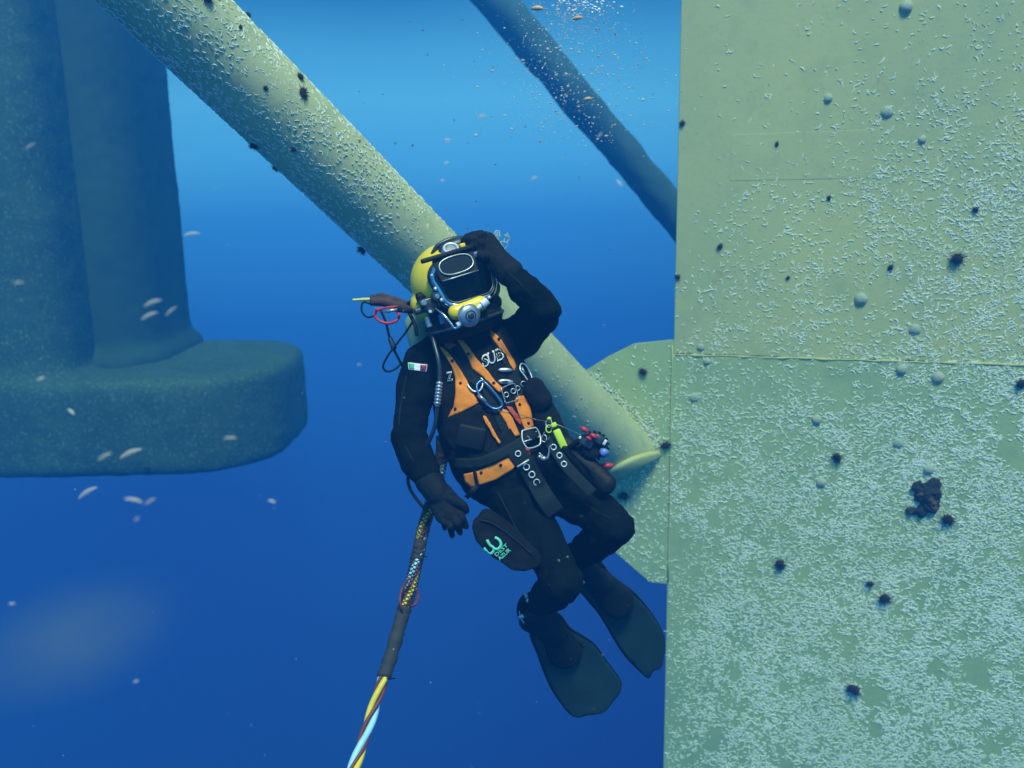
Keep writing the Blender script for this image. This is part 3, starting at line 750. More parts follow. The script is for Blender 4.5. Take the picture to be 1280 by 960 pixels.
def dot(x, y, r=1.9, name='rivet', m=None, off=.011):
    q, n = hit(x, y, off); bm = bmesh.new(); lathe(bm, q, frame_to(n), [(r*.0029, -.002), (r*.0029, .001), (r*.0018, .002)], 12)
    return link(name, bm_mesh(bm), m or M_RUB, vest)
for x, y in [(576.5, 479.6), (570, 511), (585.6, 443), (566, 451), (617, 479.5), (648.5, 506), (659.3, 529), (624, 424), (602, 590.5), (626, 581)]: dot(x, y)
def grommet(x, y, r=3.6, parent=None, tilt=0):
    q, n = hit(x, y, .013); fm = frame_to(n); k = r*.00285
    return tube_obj('grommet', [q+fm @ Vector((k*math.cos(a), k*math.sin(a), 0)) for a in [2*math.pi*i/18 for i in range(18)]], .0021, M_STEEL, parent or vest, smooth_path=False, seg=6, closed=True)
# waist band and its big pocket
patch('waist_band', strip([(566, 562), (590, 572), (618, 563), (645, 548)], 30), M_VEST, vest, .006, .006)
patch('waist_band', [(556, 524), (598, 508), (612, 520), (622, 545), (610, 566), (572, 566), (556, 548)], M_VEST, vest, .004, .009)
q, n = hit(589, 546, .016)
bm = bmesh.new(); box(bm, q, (.105, .085, .032), frame_to(n, RIGHT*.95-UP*.2), .012, 3)
me = bm_mesh(bm); displace(me, .003, 25, 3); pk = link('pocket', me, M_RUB, vest)
patch('strap', strip([(570, 578), (602, 577), (640, 560), (668, 540)], 13), M_WEB, vest, .013, .004)
# hanging belt end with eyelets, and a second one along the right hip
def free_strap(name, pts, w, th, m, parent, up):
    bm = bmesh.new(); tube(bm, spline(pts, 6), 1.0, 12, flat=(w/2, th/2), up=up); return link(name, bm_mesh(bm), m, parent)
def on(px, py, off): return hit(px, py, off)[0]
fs1 = free_strap('belt_end', [on(640, 560, .02), on(654, 578, .024), on(668, 600, .026), P(681, 622, 3.03), P(695, 642, 3.04)], .064, .006, M_WEB, vest, BACK)
B_S1 = bvh_of(fs1.data)
fs2 = free_strap('belt_end', [P(683, 548, 3.02), P(692, 560, 3.0), P(706, 580, 2.98), P(722, 598, 2.96), P(741, 617, 2.95)], .038, .006, M_WEB, vest, BACK)
B_ALL = bvh_of(vest.data, body.data, fs1.data, fs2.data)
def grom2(x, y, r=3.6):
    q, n = hit(x, y, .0025); fm = frame_to(BACK); k = r*.00275
    tube_obj('grommet', [q+fm @ Vector((k*math.cos(a), k*math.sin(a), 0)) for a in [2*math.pi*i/18 for i in range(18)]], .0023, M_WHITEM, vest, smooth_path=False, seg=6, closed=True)
for x, y, r in [(640.5, 558, 3.7), (647.5, 567, 3.4), (658, 583.5, 3.8), (664.8, 593, 3.8), (671, 603, 3.8), (692, 559, 3.2), (699.3, 569.3, 3.2), (705, 580, 3.2)]: grom2(x, y, r)
for x, y, r in [(640.6, 489.5, 3), (646, 485.5, 3), (653, 480, 3.2), (632, 494, 3)]: grommet(x, y, r)
def wire(name, pix, r, m, parent, off=.016, closed=False, n=5):
    return tube_obj(name, [on(x, y, off) for x, y in pix], r, m, parent, n, 8, closed)
tube_obj('slide_bar', [on(646.5, 583, .012), on(661, 574, .012)], .0032, M_WHITEM, vest, 2, 8)
wire('buckle', [(651, 541), (653, 538.5), (664, 535), (668, 536), (672, 544), (673.5, 553), (671, 557), (661, 560), (656, 559), (652, 550)], .0026, M_WHITEM, vest, .022, True, 4)
tube_obj('buckle_prong', [on(653, 553, .022), on(662, 549, .022)], .002, M_WHITEM, vest, 2, 6)
for x, y in [(657.5, 549), (669.5, 543.5)]: grommet(x, y, 3.6)
wire('buckle', [(626, 488), (628, 485), (640, 480), (643, 482), (646, 494), (645, 499), (634, 504), (631, 503)], .0018, M_STEEL, vest, .018, True, 4)
# oval plates on the chest
for (x, y, w, h, a) in [(631, 463, .027, .0085, .02), (631.5, 477.5, .028, .010, -.02)]:
    q, n = hit(x, y, .010); fm = frame_to(n, RIGHT+UP*a); bm = bmesh.new(); ico(bm, q, (w, h, .006), 3, fm); link('oval_plate', bm_mesh(bm), M_STEEL, vest)
q, n = hit(630.5, 477, .018); bm = bmesh.new(); ico(bm, q, (.011, .0035, .003), 2, frame_to(n, RIGHT)); link('oval_slot', bm_mesh(bm), M_DMET, vest)
# D-ring
wire('d_ring', [(585, 481), (588, 486), (593, 489.5), (599, 489), (603, 484), (604, 477), (601, 473)], .0027, M_WHITEM, vest, .018)
# side pouches on the right of the trunk
bm = bmesh.new(); capsule(bm, P(668, 486, 3.12), P(677, 500, 3.12), .040, .040, 16, .7, BACK); me = voxel(bm, .006, 2); displace(me, .003, 30, 2)
link('side_pouch', me, M_VEST, vest)
bm = bmesh.new(); capsule(bm, P(678, 512, 3.15), P(698, 552, 3.13), .046, .046, 16, .7, BACK); me = voxel(bm, .006, 2); displace(me, .004, 26, 5)
link('side_pouch', me, M_VEST, vest)
# thin lanyard across the waist
tube_obj('lanyard', [on(627, 512, .02), on(645, 518, .022), on(668, 524, .02), P(692, 529, 3.04), P(718, 540, 3.04), P(733, 547, 3.05)], .0011, M_STEEL, vest, 6, 5)
# small shackle at the hip
tube_obj('shackle', [P(x, y, 2.99) for x, y in [(674, 566), (679, 571), (684, 573), (686, 566), (687, 559), (692, 555)]], .0030, M_STEEL, vest, 5, 8)
q = P(679.5, 573, 2.98); bm = bmesh.new(); ico(bm, q, (.012, .010, .009), 2); ico(bm, q-RIGHT*.013+UP*.006, .007, 2); link('shackle_pin', bm_mesh(bm), M_STEEL, vest)

# lettering
def text_mesh(s, offset=0.0, shear=0.0, spacing=1.0):
    cu = bpy.data.curves.new('t', 'FONT'); cu.body = s; cu.align_x = 'CENTER'; cu.align_y = 'CENTER'; cu.offset = offset; cu.shear = shear; cu.space_character = spacing; cu.resolution_u = 3
    o = bpy.data.objects.new('t', cu); COL.objects.link(o); dg = bpy.context.evaluated_depsgraph_get(); dg.update()
    me = bpy.data.meshes.new_from_object(o.evaluated_get(dg)); bpy.data.objects.remove(o); bpy.data.curves.remove(cu); return me
def lettering(name, s, cx, cy, hpx, wpx, ang, m, parent, off, tree=None, toffset=0.0, shear=0.0, th=.0012, spacing=1.0):
    me = text_mesh(s, toffset, shear, spacing); bm = bmesh.new(); bm.from_mesh(me); bpy.data.meshes.remove(me)
    xs = [v.co.x for v in bm.verts]; ys = [v.co.y for v in bm.verts]; w = max(xs)-min(xs); h = max(ys)-min(ys); mx_, my_ = (max(xs)+min(xs))/2, (max(ys)+min(ys))/2
    es = [e for e in bm.edges if e.calc_length() > .25]; bmesh.ops.subdivide_edges(bm, edges=es, cuts=2)
    bmesh.ops.triangulate(bm, faces=bm.faces[:]); bmesh.ops.remove_doubles(bm, verts=bm.verts[:], dist=1e-4)
    ca, sa = math.cos(ang), math.sin(ang)
    for v in bm.verts:
        x = (v.co.x-mx_)/w*wpx; y = (v.co.y-my_)/h*hpx
        v.co = hit(cx+x*ca+y*sa, cy+x*sa-y*ca, off, tree)[0]
    ex = bmesh.ops.extrude_face_region(bm, geom=bm.faces[:])
    for v in ex['geom']:
        if isinstance(v, bmesh.types.BMVert): v.co += BACK*th
    return link(name, bm_mesh(bm), m, parent, False)
for i, (ch, x, y) in enumerate([('S', 606.5, 450.8), ('U', 614.8, 447.0), ('B', 623.6, 443.2)]):
    lettering('letter', ch, x, y, 15, 11, R(-22), M_WHITE, vest, .006, toffset=.05, shear=.25)
    lettering('letter_fill', ch, x, y, 11.2, 7.6, R(-22), M_RUB, vest, .0078, toffset=.018, shear=.25)
lettering('letter', 'Z', 562.5, 470.5, 12, 7.5, R(-8), M_WHITE, vest, .006, toffset=.05)
lettering('letter_fill', 'Z', 562.5, 470.5, 8.6, 4.8, R(-8), M_RUB, vest, .0078, toffset=.0)
for pix in ([(622, 615), (640, 650), (660, 685), (684, 716)], [(716, 618), (738, 634), (762, 648)], [(508, 470), (502, 500), (499, 530), (508, 560), (524, 588)], [(668, 372), (652, 356), (636, 341)]):
    tube_obj('seam', [hit(x, y, -.0005, B_BODY)[0] for x, y in pix], .0022, M_WEB, body, 8, 6)
# flag patch on the upper arm
flag = patch('flag_patch', [(510.5, 453.2), (534.2, 456), (533, 465), (511, 462)], M_WHITE, body, .003, .002)
patch('flag_green', [(511.8, 454.4), (518.2, 455.1), (518.2, 461.8), (512.2, 461.1)], M_FGREEN, body, .0055, .002)
patch('flag_red', [(526.0, 456.2), (533.0, 457.0), (532.0, 463.8), (525.6, 463.0)], M_FRED, body, .0055, .002)
# ridged breathing hose down the left of the chest
hose = tube_obj('hose', [P(538, 412, 3.1), P(543, 430, 3.07), P(548, 450, 3.05), P(549.5, 472, 3.05), P(547, 500, 3.05), P(544, 530, 3.07), P(536, 552, 3.10), P(526, 566, 3.14)], .0075, M_DMET, vest, 8, 10)
bm = bmesh.new(); a_, b_ = P(549.5, 477, 3.05), P(546, 508, 3.05); dd_ = (b_-a_)
for i in range(7):
    cyl(bm, a_+dd_*(i+.5)/7.5, .0125, .0125, .008, frame_to(dd_), 16)
cyl(bm, a_+dd_*.5, .0095, .0095, dd_.length, frame_to(dd_), 16); bmesh.ops.bevel(bm, geom=bm.edges[:], offset=.001, segments=1, affect='EDGES')
link('hose_fitting', bm_mesh(bm), M_STEEL, vest)
tube_obj('hose', [P(526, 560, 3.2), P(516, 582, 3.2), P(510, 596, 3.18), P(513, 612, 3.14), P(524, 628, 3.1), P(535, 640, 3.1)], .006, M_RUB, vest, 8, 8)

# gloves
def glove(cuff, palm, fingers, thumb, size=.0036, flat=.62):
    bm = bmesh.new()
    chain(bm, *cuff); 
    for (a, b, ra, rb) in palm: capsule(bm, a, b, ra, rb, 16, flat, BACK)
    for pts, rad in fingers+[thumb]: chain(bm, pts, rad, 12)
    me = voxel(bm, size, 4, 'glove'); displace(me, .0015, 60, 3, 2); return me
px3 = lambda *a: P(*a)
# hanging hand: back of the hand towards the camera, fingers slightly curled
me = glove(([P(537, 602, 3.09), P(547, 617, 3.07)], [.050, .045]),
  [(P(549, 620, 3.07), P(562, 640, 3.04), .040, .044), (P(553, 616, 3.07), P(567, 632, 3.04), .036, .034), (P(546, 622, 3.07), P(555, 643, 3.04), .034, .034)],
  [([P(569, 634, 3.04), P(578, 647, 3.01), P(583, 658, 3.03)], [.0135, .0125, .0105]),
   ([P(564, 641, 3.04), P(572, 655, 3.00), P(575, 666, 3.03)], [.0140, .013, .0105]),
   ([P(557, 645, 3.04), P(563, 658, 3.01), P(565, 669, 3.04)], [.0135, .0125, .0105]),
   ([P(550, 644, 3.04), P(555, 653, 3.02), P(556, 660, 3.05)], [.0120, .011, .0095])],
  ([P(560, 622, 3.05), P(572, 627, 3.02), P(580, 632, 3.01), P(583, 638, 3.02)], [.021, .017, .014, .012]))
link('glove', me, M_GLOVE, person)
# raised hand: fingers closed over the bar on top of the helmet
me = glove(([P(637, 341, 3.04), P(627, 330, 3.05)], [.050, .044]),
  [(P(624, 326, 3.05), P(607, 304, 3.06), .040, .042), (P(618, 330, 3.05), P(603, 314, 3.06), .032, .030)],
  [([P(613, 299, 3.06), P(602, 292.5, 3.04), P(591, 293, 3.07)], [.015, .0140, .012]),
   ([P(606, 299, 3.05), P(594, 294.5, 3.03), P(584, 296, 3.05)], [.016, .0145, .0125]),
   ([P(602, 305, 3.04), P(590, 299, 3.02), P(580.5, 300, 3.05)], [.016, .0145, .0125]),
   ([P(600, 311, 3.04), P(590, 306, 3.02), P(583, 307, 3.06)], [.0145, .013, .0115])],
  ([P(612, 322, 3.04), P(603, 320, 3.02), P(596, 315, 3.04)], [.018, .015, .0125]))
link('glove', me, M_GLOVE, person)

# fins with boots
def fin(outline, seam, ankle, heel, toe, dep0, dep1, tip, root, strap_pix):
    """outline in picture units; depth runs from root to tip"""
    rt, tp = Vector((*root, 0)), Vector((*tip, 0)); axd = (tp-rt); ln2 = axd.dot(axd)
    def dep(x, y):
        t = (Vector((x, y, 0))-rt).dot(axd)/ln2; return dep0+(dep1-dep0)*t+.05*max(0, t)*max(0, t-.3)
    bm = bmesh.new()
    sp = spline([Vector((x, y, 0)) for x, y in outline], 4, True)
    f = bm.faces.new([bm.verts.new(v) for v in sp]); bmesh.ops.triangulate(bm, faces=[f])
    for _ in range(5):
        es = [e for e in bm.edges if e.calc_length() > 6]
        if es: bmesh.ops.subdivide_edges(bm, edges=es, cuts=1); bmesh.ops.triangulate(bm, faces=[q for q in bm.faces if len(q.verts) > 3])
    for v in bm.verts: v.co = P(v.co.x, v.co.y, dep(v.co.x, v.co.y))
    ex = bmesh.ops.extrude_face_region(bm, geom=bm.faces[:])
    for v in ex['geom']:
        if isinstance(v, bmesh.types.BMVert): v.co += BACK*.009
    blade = link('fin', bm_mesh(bm), M_FIN, person)
    # side rails
    n = len(sp)
    rail = [p for p in sp if (p-rt).dot(axd)/ln2 < .93]
    i0 = min(range(n), key=lambda i: (sp[i]-rt).dot(axd)); seq = [sp[(i0+k) % n] for k in range(n)]
    half1 = []; 
    for p in seq:
        if (p-rt).dot(axd)/ln2 > .94: break
        half1.append(p)
    half2 = []
    for p in [seq[0]]+seq[::-1]:
        if (p-rt).dot(axd)/ln2 > .94: break
        half2.append(p)
    for h in (half1, half2):
        if len(h) > 3: 
            pts = [P(p.x, p.y, dep(p.x, p.y)-.004) for p in h]; bm = bmesh.new(); tube(bm, pts, [.009-.006*i/len(pts) for i in range(len(pts))], 8); link('side_rail', bm_mesh(bm), M_RUB, blade)
    # pocket over the foot, ending in the seam
    bm = bmesh.new()
    a, b = P(ankle[0], ankle[1], dep0+.01), P(heel[0], heel[1], dep0+.03); c = P((seam[0][0]+seam[1][0]+toe[0])/3, (seam[0][1]+seam[1][1]+toe[1])/3, dep(*toe)-.012)
    capsule(bm, a, b, .050, .044); capsule(bm, b, (a+c)/2, .044, .052); capsule(bm, a, (a+c)/2, .050, .053); capsule(bm, (a+c)/2, c, .056, .066, 24, .32, BACK)
    me = voxel(bm, .006, 4); displace(me, .003, 22, 3); link('foot_pocket', me, M_RUB, blade)
    bm = bmesh.new(); tube(bm, [P(seam[0][0]+(seam[1][0]-seam[0][0])*i/6, seam[0][1]+(seam[1][1]-seam[0][1])*i/6, dep(*seam[0])-.012) for i in range(7)], .0035, 8); link('blade_step', bm_mesh(bm), M_FIN, blade)
    for k in (0, 1):
        s0 = Vector((seam[k][0], seam[k][1], 0)); r0_ = rt.lerp(s0, .45); o_ = Vector((seam[1-k][0], seam[1-k][1], 0)); s1 = s0.lerp(o_, .22)
        bm = bmesh.new(); f = bm.faces.new([bm.verts.new(P(q.x, q.y, dep(q.x, q.y)-.010)) for q in (r0_, s0.lerp(o_, .03), s1)]); ex = bmesh.ops.extrude_face_region(bm, geom=[f])
        for v in ex['geom']:
            if isinstance(v, bmesh.types.BMVert): v.co += BACK*.007
        link('vent_wedge', bm_mesh(bm), M_RUB, blade, False)
    st = [P(x, y, d) for x, y, d in strap_pix]
    bm = bmesh.new(); tube(bm, spline(st, 6), 1.0, 10, flat=(.013, .0035), up=BACK); link('heel_strap', bm_mesh(bm), M_RUB, blade)
    return blade, st
f1, st = fin([(664, 788), (673, 817), (686, 852), (699, 875), (717, 895), (736, 893), (754, 890), (765, 878), (777, 856), (758, 827), (740, 804), (712, 786), (699, 770), (680, 765)],
    [(687, 833), (731, 806)], (676, 762), (662, 776), (703, 812), 3.30, 3.50, (750, 885), (675, 768), [(668, 742, 3.27), (655, 748, 3.29), (650, 762, 3.32), (654, 778, 3.33), (664, 786, 3.3)])
for (x, y, a) in [(658.5, 745, .3), (661.5, 751, 1.2), (651.5, 771, -1.0)]:
    bm = bmesh.new(); box(bm, P(x, y, 3.25), (.016, .022, .007), frame_to(BACK, RIGHT*math.cos(a)+UP*math.sin(a)), .002, 1); link('buckle', bm_mesh(bm), M_STEEL, f1)
tube_obj('strap_wire', [P(649, 764, 3.26), P(651, 772, 3.26), P(655, 779, 3.26)], .0022, M_WHITEM, f1, 4, 6)
f2, st = fin([(722, 728), (736, 750), (751, 769), (777, 813), (793, 832), (809, 847), (817, 838), (827, 832), (830, 800), (820, 776), (806, 757), (790, 740), (763, 720), (750, 704), (735, 700)],
    [(770, 776), (790, 741)], (722, 700), (716, 708), (762, 748), 3.32, 3.62, (820, 840), (725, 705), [(712, 690, 3.28), (706, 700, 3.31), (712, 715, 3.33), (722, 724, 3.3)])
bm = bmesh.new(); box(bm, P(728, 727, 3.28), (.012, .02, .006), frame_to(BACK, RIGHT+UP), .002, 1); link('buckle', bm_mesh(bm), M_STEEL, f2)

# ------------------------------------------------------------------ helmet (worn, part of the diver)
HO = P(567, 352, 3.13)
hf = (BACK*math.cos(R(20))+RIGHT*math.sin(R(20))+UP*-.03).normalized()
hx0 = (RIGHT*math.cos(R(17))+UP*math.sin(R(17))); hz_ = hf.cross(hx0).normalized()*-1
hx = (hx0-hf*hx0.dot(hf)).normalized(); hz_ = hx.cross(-hf).normalized()
HM = Matrix((hx, -hf, hz_)).transposed()       # local x right, -y forward, z up
if hz_.dot(UP) < 0: hz_ = -hz_; HM = Matrix((hx, -hf, hz_)).transposed()
def H(x, y, z): return HO+hx*x+hf*y+hz_*z      # y: forward
HR = Matrix((hx, hz_, hf)).transposed()        # z of a disc looks forward
bm = bmesh.new()
ico(bm, H(-.005, -.035, .005), (.136, .165, .138), 4, Matrix((hx, hf, hz_)).transposed())
ico(bm, H(-.100, -.06, -.050), (.062, .075, .062), 3)      # bulge behind the side block
me = voxel(bm, .006, 5, 'shell')
cut = bmesh.new(); cut.from_mesh(me); dead = []
for v in cut.verts:
    q = v.co-HO; lx, ly, lz = q.dot(hx), q.dot(hf), q.dot(hz_)
    if ly > .02 and abs(lx-.010) < .100 and abs(lz+.006) < .070: dead.append(v)
bmesh.ops.delete(cut, geom=dead, context='VERTS'); cut.to_mesh(me); cut.free()
helmet = link('helmet', me, M_YEL, person)
def rring(w, h, r, y, n=6, wb=None):
    """rounded rectangle in the helmet's front plane; wb: bottom width"""
    wb = wb or w; pts = []
    for (sx_, sz_, a0) in ((1, 1, 0), (-1, 1, 90), (-1, -1, 180), (1, -1, 270)):
        ww = w if sz_ > 0 else wb
        for k in range(n+1):
            a = R(a0+90*k/n); pts.append((sx_*(ww/2-r)+r*math.cos(a), sz_*(h/2-r)+r*math.sin(a), y))
    return pts
PC = (.010, -.006)                             # port centre in helmet coordinates
def port(pts, dx=0, dz=0, bulge=0): return [H(PC[0]+x+dx, y-bulge*(x*x), PC[1]+z+dz) for x, z, y in pts]
# port retainer: heavy metal frame wrapped round the shell
outer = port(rring(.214, .150, .045, .128, wb=.188), bulge=2.2)
bm = bmesh.new(); tube(bm, outer, .0115, 10, True); me = bm_mesh(bm); link('port_frame', me, M_CHROME, helmet)
bm = bmesh.new(); tube(bm, port(rring(.196, .132, .038, .134, wb=.176), bulge=2.2), .006, 8, True); link('port_seal', bm_mesh(bm), M_DMET, helmet)
bm = bmesh.new(); rr_ = port(rring(.226, .166, .05, .112, wb=.202), bulge=2.2); tube(bm, rr_, .010, 8, True); link('port_flange', bm_mesh(bm), M_DMET, helmet)
# dark well behind the glass so the shell's yellow does not show through
bm = bmesh.new(); w0 = port(rring(.21, .146, .04, .120, wb=.19), bulge=2.2); w1 = port(rring(.19, .13, .04, -.01, wb=.17))
r0 = [bm.verts.new(p) for p in w0]; r1 = [bm.verts.new(p) for p in w1]
for i in range(len(r0)): bm.faces.new((r0[i], r0[(i+1) % len(r0)], r1[(i+1) % len(r0)], r1[i]))
bm.faces.new(r1)
link('inner_mask', bm_mesh(bm), M_RUB, helmet)
bm = bmesh.new(); gl = port(rring(.194, .130, .038, .138, wb=.174), bulge=2.2); gv = [bm.verts.new(p) for p in gl]; cg = bm.verts.new(H(PC[0], .142, PC[1]))
for i in range(len(gv)): bm.faces.new((gv[i], gv[(i+1) % len(gv)], cg))
link('face_port', bm_mesh(bm), M_GLASS, helmet)
# the face behind the glass
bm = bmesh.new(); FR = Matrix((hx, hf, hz_)).transposed()
ico(bm, H(.01, .060, .0), (.066, .062, .088), 3, FR); ico(bm, H(.01, .118, -.012), (.012, .016, .018), 2, FR); capsule(bm, H(.01, .116, .018), H(.01, .122, -.012), .008, .011, 10)
ico(bm, H(.01, .108, -.045), (.026, .012, .008), 2, FR); ico(bm, H(.01, .100, -.066), (.022, .018, .016), 2, FR)
for s in (-1, 1):
    ico(bm, H(.01+s*.028, .104, .028), (.020, .010, .006), 2, FR); ico(bm, H(.01+s*.036, .096, -.018), (.018, .014, .016), 2, FR); ico(bm, H(.01+s*.066, .05, .0), (.008, .014, .026), 2, FR)
me = voxel(bm, .003, 3); head = link('head', me, M_SKIN, person)
for s in (-1, 1):
    bm = bmesh.new(); ico(bm, H(.01+s*.028, .110, .014), (.010, .008, .006), 2, FR); link('eye', bm_mesh(bm), M_WHITE, head)
# bolts round the frame
for i, (x, z) in enumerate([(-.110, .048), (.112, .052), (-.104, -.040), (.106, -.036), (-.055, -.080), (.0, -.081), (.055, -.080), (-.112, .002), (.113, .006)]):
    bm = bmesh.new(); lathe(bm, H(PC[0]+x, .138-2.2*x*x, PC[1]+z), HR, [(.0065, -.004), (.0065, .003), (.003, .006)], 8); link('bolt', bm_mesh(bm), M_WHITEM, helmet)
# lifted welding visor: black plate with an oval metal-rimmed lens and a hinge bar
tilt = Matrix.Rotation(R(-16), 3, hx)
vz, vf = tilt @ hz_, tilt @ hf
def V_(x, z, y): return H(-.020, .150, .052)+hx*x+vz*z+vf*y
bm = bmesh.new(); vv = [V_(x, z, 0) for x, z in [(-.068, -.040), (.066, -.040), (.078, .038), (-.074, .038)]]
a = [bm.verts.new(v) for v in vv]; f = bm.faces.new(a); ex = bmesh.ops.extrude_face_region(bm, geom=[f])
for v in ex['geom']:
    if isinstance(v, bmesh.types.BMVert): v.co -= vf*.009
bmesh.ops.bevel(bm, geom=bm.edges[:], offset=.003, segments=2, affect='EDGES')
visor = link('welding_visor', bm_mesh(bm), M_RUB, helmet, False)
tube_obj('visor_rim', [V_(.060*math.copysign(abs(math.cos(a))**.8, math.cos(a)), .031*math.copysign(abs(math.sin(a))**.8, math.sin(a)), .005) for a in [2*math.pi*k/32 for k in range(32)]], .0030, M_STEEL, helmet, smooth_path=False, seg=6, closed=True)
bm = bmesh.new(); lv = [bm.verts.new(V_(.057*math.copysign(abs(math.cos(a))**.8, math.cos(a)), .028*math.copysign(abs(math.sin(a))**.8, math.sin(a)), .003)) for a in [2*math.pi*k/32 for k in range(32)]]; bm.faces.new(lv); link('visor_lens', bm_mesh(bm), mat('visor_glass', (.015, .02, .02), .12), helmet, False)
bm = bmesh.new(); box(bm, V_(-.016, .043, .006), (.190, .014, .016), Matrix((hx, vz, vf)).transposed(), .003, 2); link('hinge_bar', bm_mesh(bm), M_RUB, helmet)
tube_obj('visor_edge', [V_(-.066, -.041, .002), V_(.066, -.041, .002)], .0024, M_STEEL, helmet, 3, 6)
# crown fittings
bm = bmesh.new(); lathe(bm, H(-.010, .105, .098), frame_to((hf*.75+hz_*.7).normalized()), [(.032, -.01), (.032, .008), (.026, .016), (.012, .018)], 24); link('crown_fitting', bm_mesh(bm), M_STEEL, helmet)
tube_obj('crown_ring', [H(-.010, .105, .098)+frame_to((hf*.75+hz_*.7).normalized()) @ Vector((.024*math.cos(a), .024*math.sin(a), .018)) for a in [2*math.pi*k/20 for k in range(20)]], .0042, M_WHITEM, helmet, smooth_path=False, seg=8, closed=True)
bm = bmesh.new(); box(bm, H(.034, .095, .108), (.020, .050, .016), Matrix((hx, hf, hz_)).transposed(), .004); link('crown_strip', bm_mesh(bm), M_YEL, helmet)
tube_obj('crown_handle', [H(-.055, .04, .112), H(-.030, .05, .134), H(.02, .055, .142), H(.075, .05, .130), H(.1, .04, .105)], .008, M_DMET, helmet, 6, 10)
bm = bmesh.new(); capsule(bm, H(-.012, .06, .110), H(.04, .06, .115), .026, .026, 16, .8, hf); link('crown_weight', bm_mesh(bm), M_DMET, helmet)
# regulator
RC = H(-.032, .160, -.122)
rax = (hf*.97+hz_*-.12).normalized(); RM = frame_to(rax, hx)
bm = bmesh.new(); lathe(bm, RC, RM, [(.030, -.060), (.034, -.012), (.0385, -.008), (.0395, .002), (.0375, .009), (.031, .014), (.020, .018), (.004, .019)], 32); link('regulator', bm_mesh(bm), M_STEEL, helmet)
tube_obj('regulator_ring', [RC+RM @ Vector((.0175*math.cos(a), .0175*math.sin(a), .0185)) for a in [2*math.pi*k/20 for k in range(20)]], .0022, M_DMET, helmet, smooth_path=False, seg=6, closed=True)
bm = bmesh.new(); lathe(bm, RC, RM, [(.011, .016), (.011, .023), (.006, .0245)], 16); link('purge_button', bm_mesh(bm), M_DMET, helmet)
kd = (hx*.9+hz_*.32+hf*.1).normalized(); KM = frame_to(kd)
bm = bmesh.new(); cyl(bm, RC+kd*.046-rax*.006, .009, .009, .03, KM, 16); cyl(bm, RC+kd*.070-rax*.006, .0145, .0145, .026, KM, 14)
bmesh.ops.bevel(bm, geom=[e for e in bm.edges if len(e.link_faces) == 2 and e.calc_face_angle(0) > 1], offset=.002, segments=1, affect='EDGES'); link('adjustment_knob', bm_mesh(bm), M_WHITEM, helmet, False)
# yellow chin round the regulator
bm = bmesh.new(); capsule(bm, H(-.060, .118, -.100), H(.030, .122, -.096), .028, .028, 20); capsule(bm, H(-.012, .09, -.105), RC-rax*.045, .034, .028, 20)
link('chin', voxel(bm, .005, 3), M_YEL, helmet)
# bent supply tube, side block
tube_obj('supply_tube', [H(-.118, .085, -.065), H(-.105, .12, -.095), H(-.092, .135, -.135), H(-.085, .14, -.150), H(-.06, .15, -.138), RC-hx*.03-rax*.01], .0048, M_CHROME, helmet, 6, 10)
bm = bmesh.new(); cyl(bm, H(-.068, .15, -.139), .0095, .0095, .024, frame_to(hx*.95+hz_*.25), 8); link('tube_nut', bm_mesh(bm), M_WHITEM, helmet, False)
bm = bmesh.new(); box(bm, H(-.128, .055, -.048), (.052, .06, .046), Matrix((hx, hf, hz_)).transposed(), .008); sb = link('side_block', bm_mesh(bm), M_DMET, helmet)
for (x, y, z, r, l, ax_, m_) in [(-.105, .095, -.030, .017, .03, hf, M_DMET), (-.105, .112, -.030, .009, .008, hf, M_STEEL), (-.150, .085, -.038, .011, .02, hf, M_STEEL), (-.138, .09, -.070, .012, .026, hf, M_DMET), (-.142, .105, -.072, .006, .01, hf, M_WHITEM), (-.162, .06, -.06, .012, .04, hx, M_DMET), (-.150, .07, -.105, .010, .035, hz_, M_STEEL), (-.108, .09, -.108, .009, .035, hz_, M_BLUEM), (-.135, .02, -.02, .02, .03, hx, M_RUB)]:
    bm = bmesh.new(); cyl(bm, H(x, y, z), r, r*.92, l, frame_to(ax_), 12); bmesh.ops.bevel(bm, geom=[e for e in bm.edges if len(e.link_faces) == 2 and e.calc_face_angle(0) > 1], offset=.0015, segments=1, affect='EDGES')
    link('valve_fitting', bm_mesh(bm), m_, helmet, False)
# right side: exhaust whisker and strap
bm = bmesh.new(); capsule(bm, H(.085, .055, -.085), H(.120, .02, -.060), .036, .034); capsule(bm, H(.03, .09, -.145), H(.10, .05, -.11), .03, .032); capsule(bm, H(.03, .09, -.145), H(-.08, .06, -.135), .03, .03); me = voxel(bm, .005, 4); displace(me, .002, 40)
link('exhaust_whisker', me, M_RUB, helmet)
# neck dam and locking collar
bm = bmesh.new(); cyl(bm, H(0, -.02, -.125), .122, .124, .11, Matrix((hx, hf, hz_)).transposed(), 40); link('neck_dam', bm_mesh(bm), M_RUB, helmet)
bm = bmesh.new(); cc = H(-.002, -.015, -.150); lathe(bm, cc, Matrix((hx, hf, hz_)).transposed(), [(.10, -.045), (.128, -.035), (.140, -.012), (.142, .012), (.132, .03), (.11, .038)], 40); link('neck_collar', bm_mesh(bm), M_RUB, helmet)
tube_obj('collar_ring', [cc+hx*.142*math.cos(a)+hf*.142*math.sin(a) for a in [2*math.pi*k/40 for k in range(40)]], .007, M_DMET, helmet, smooth_path=False, seg=8, closed=True)

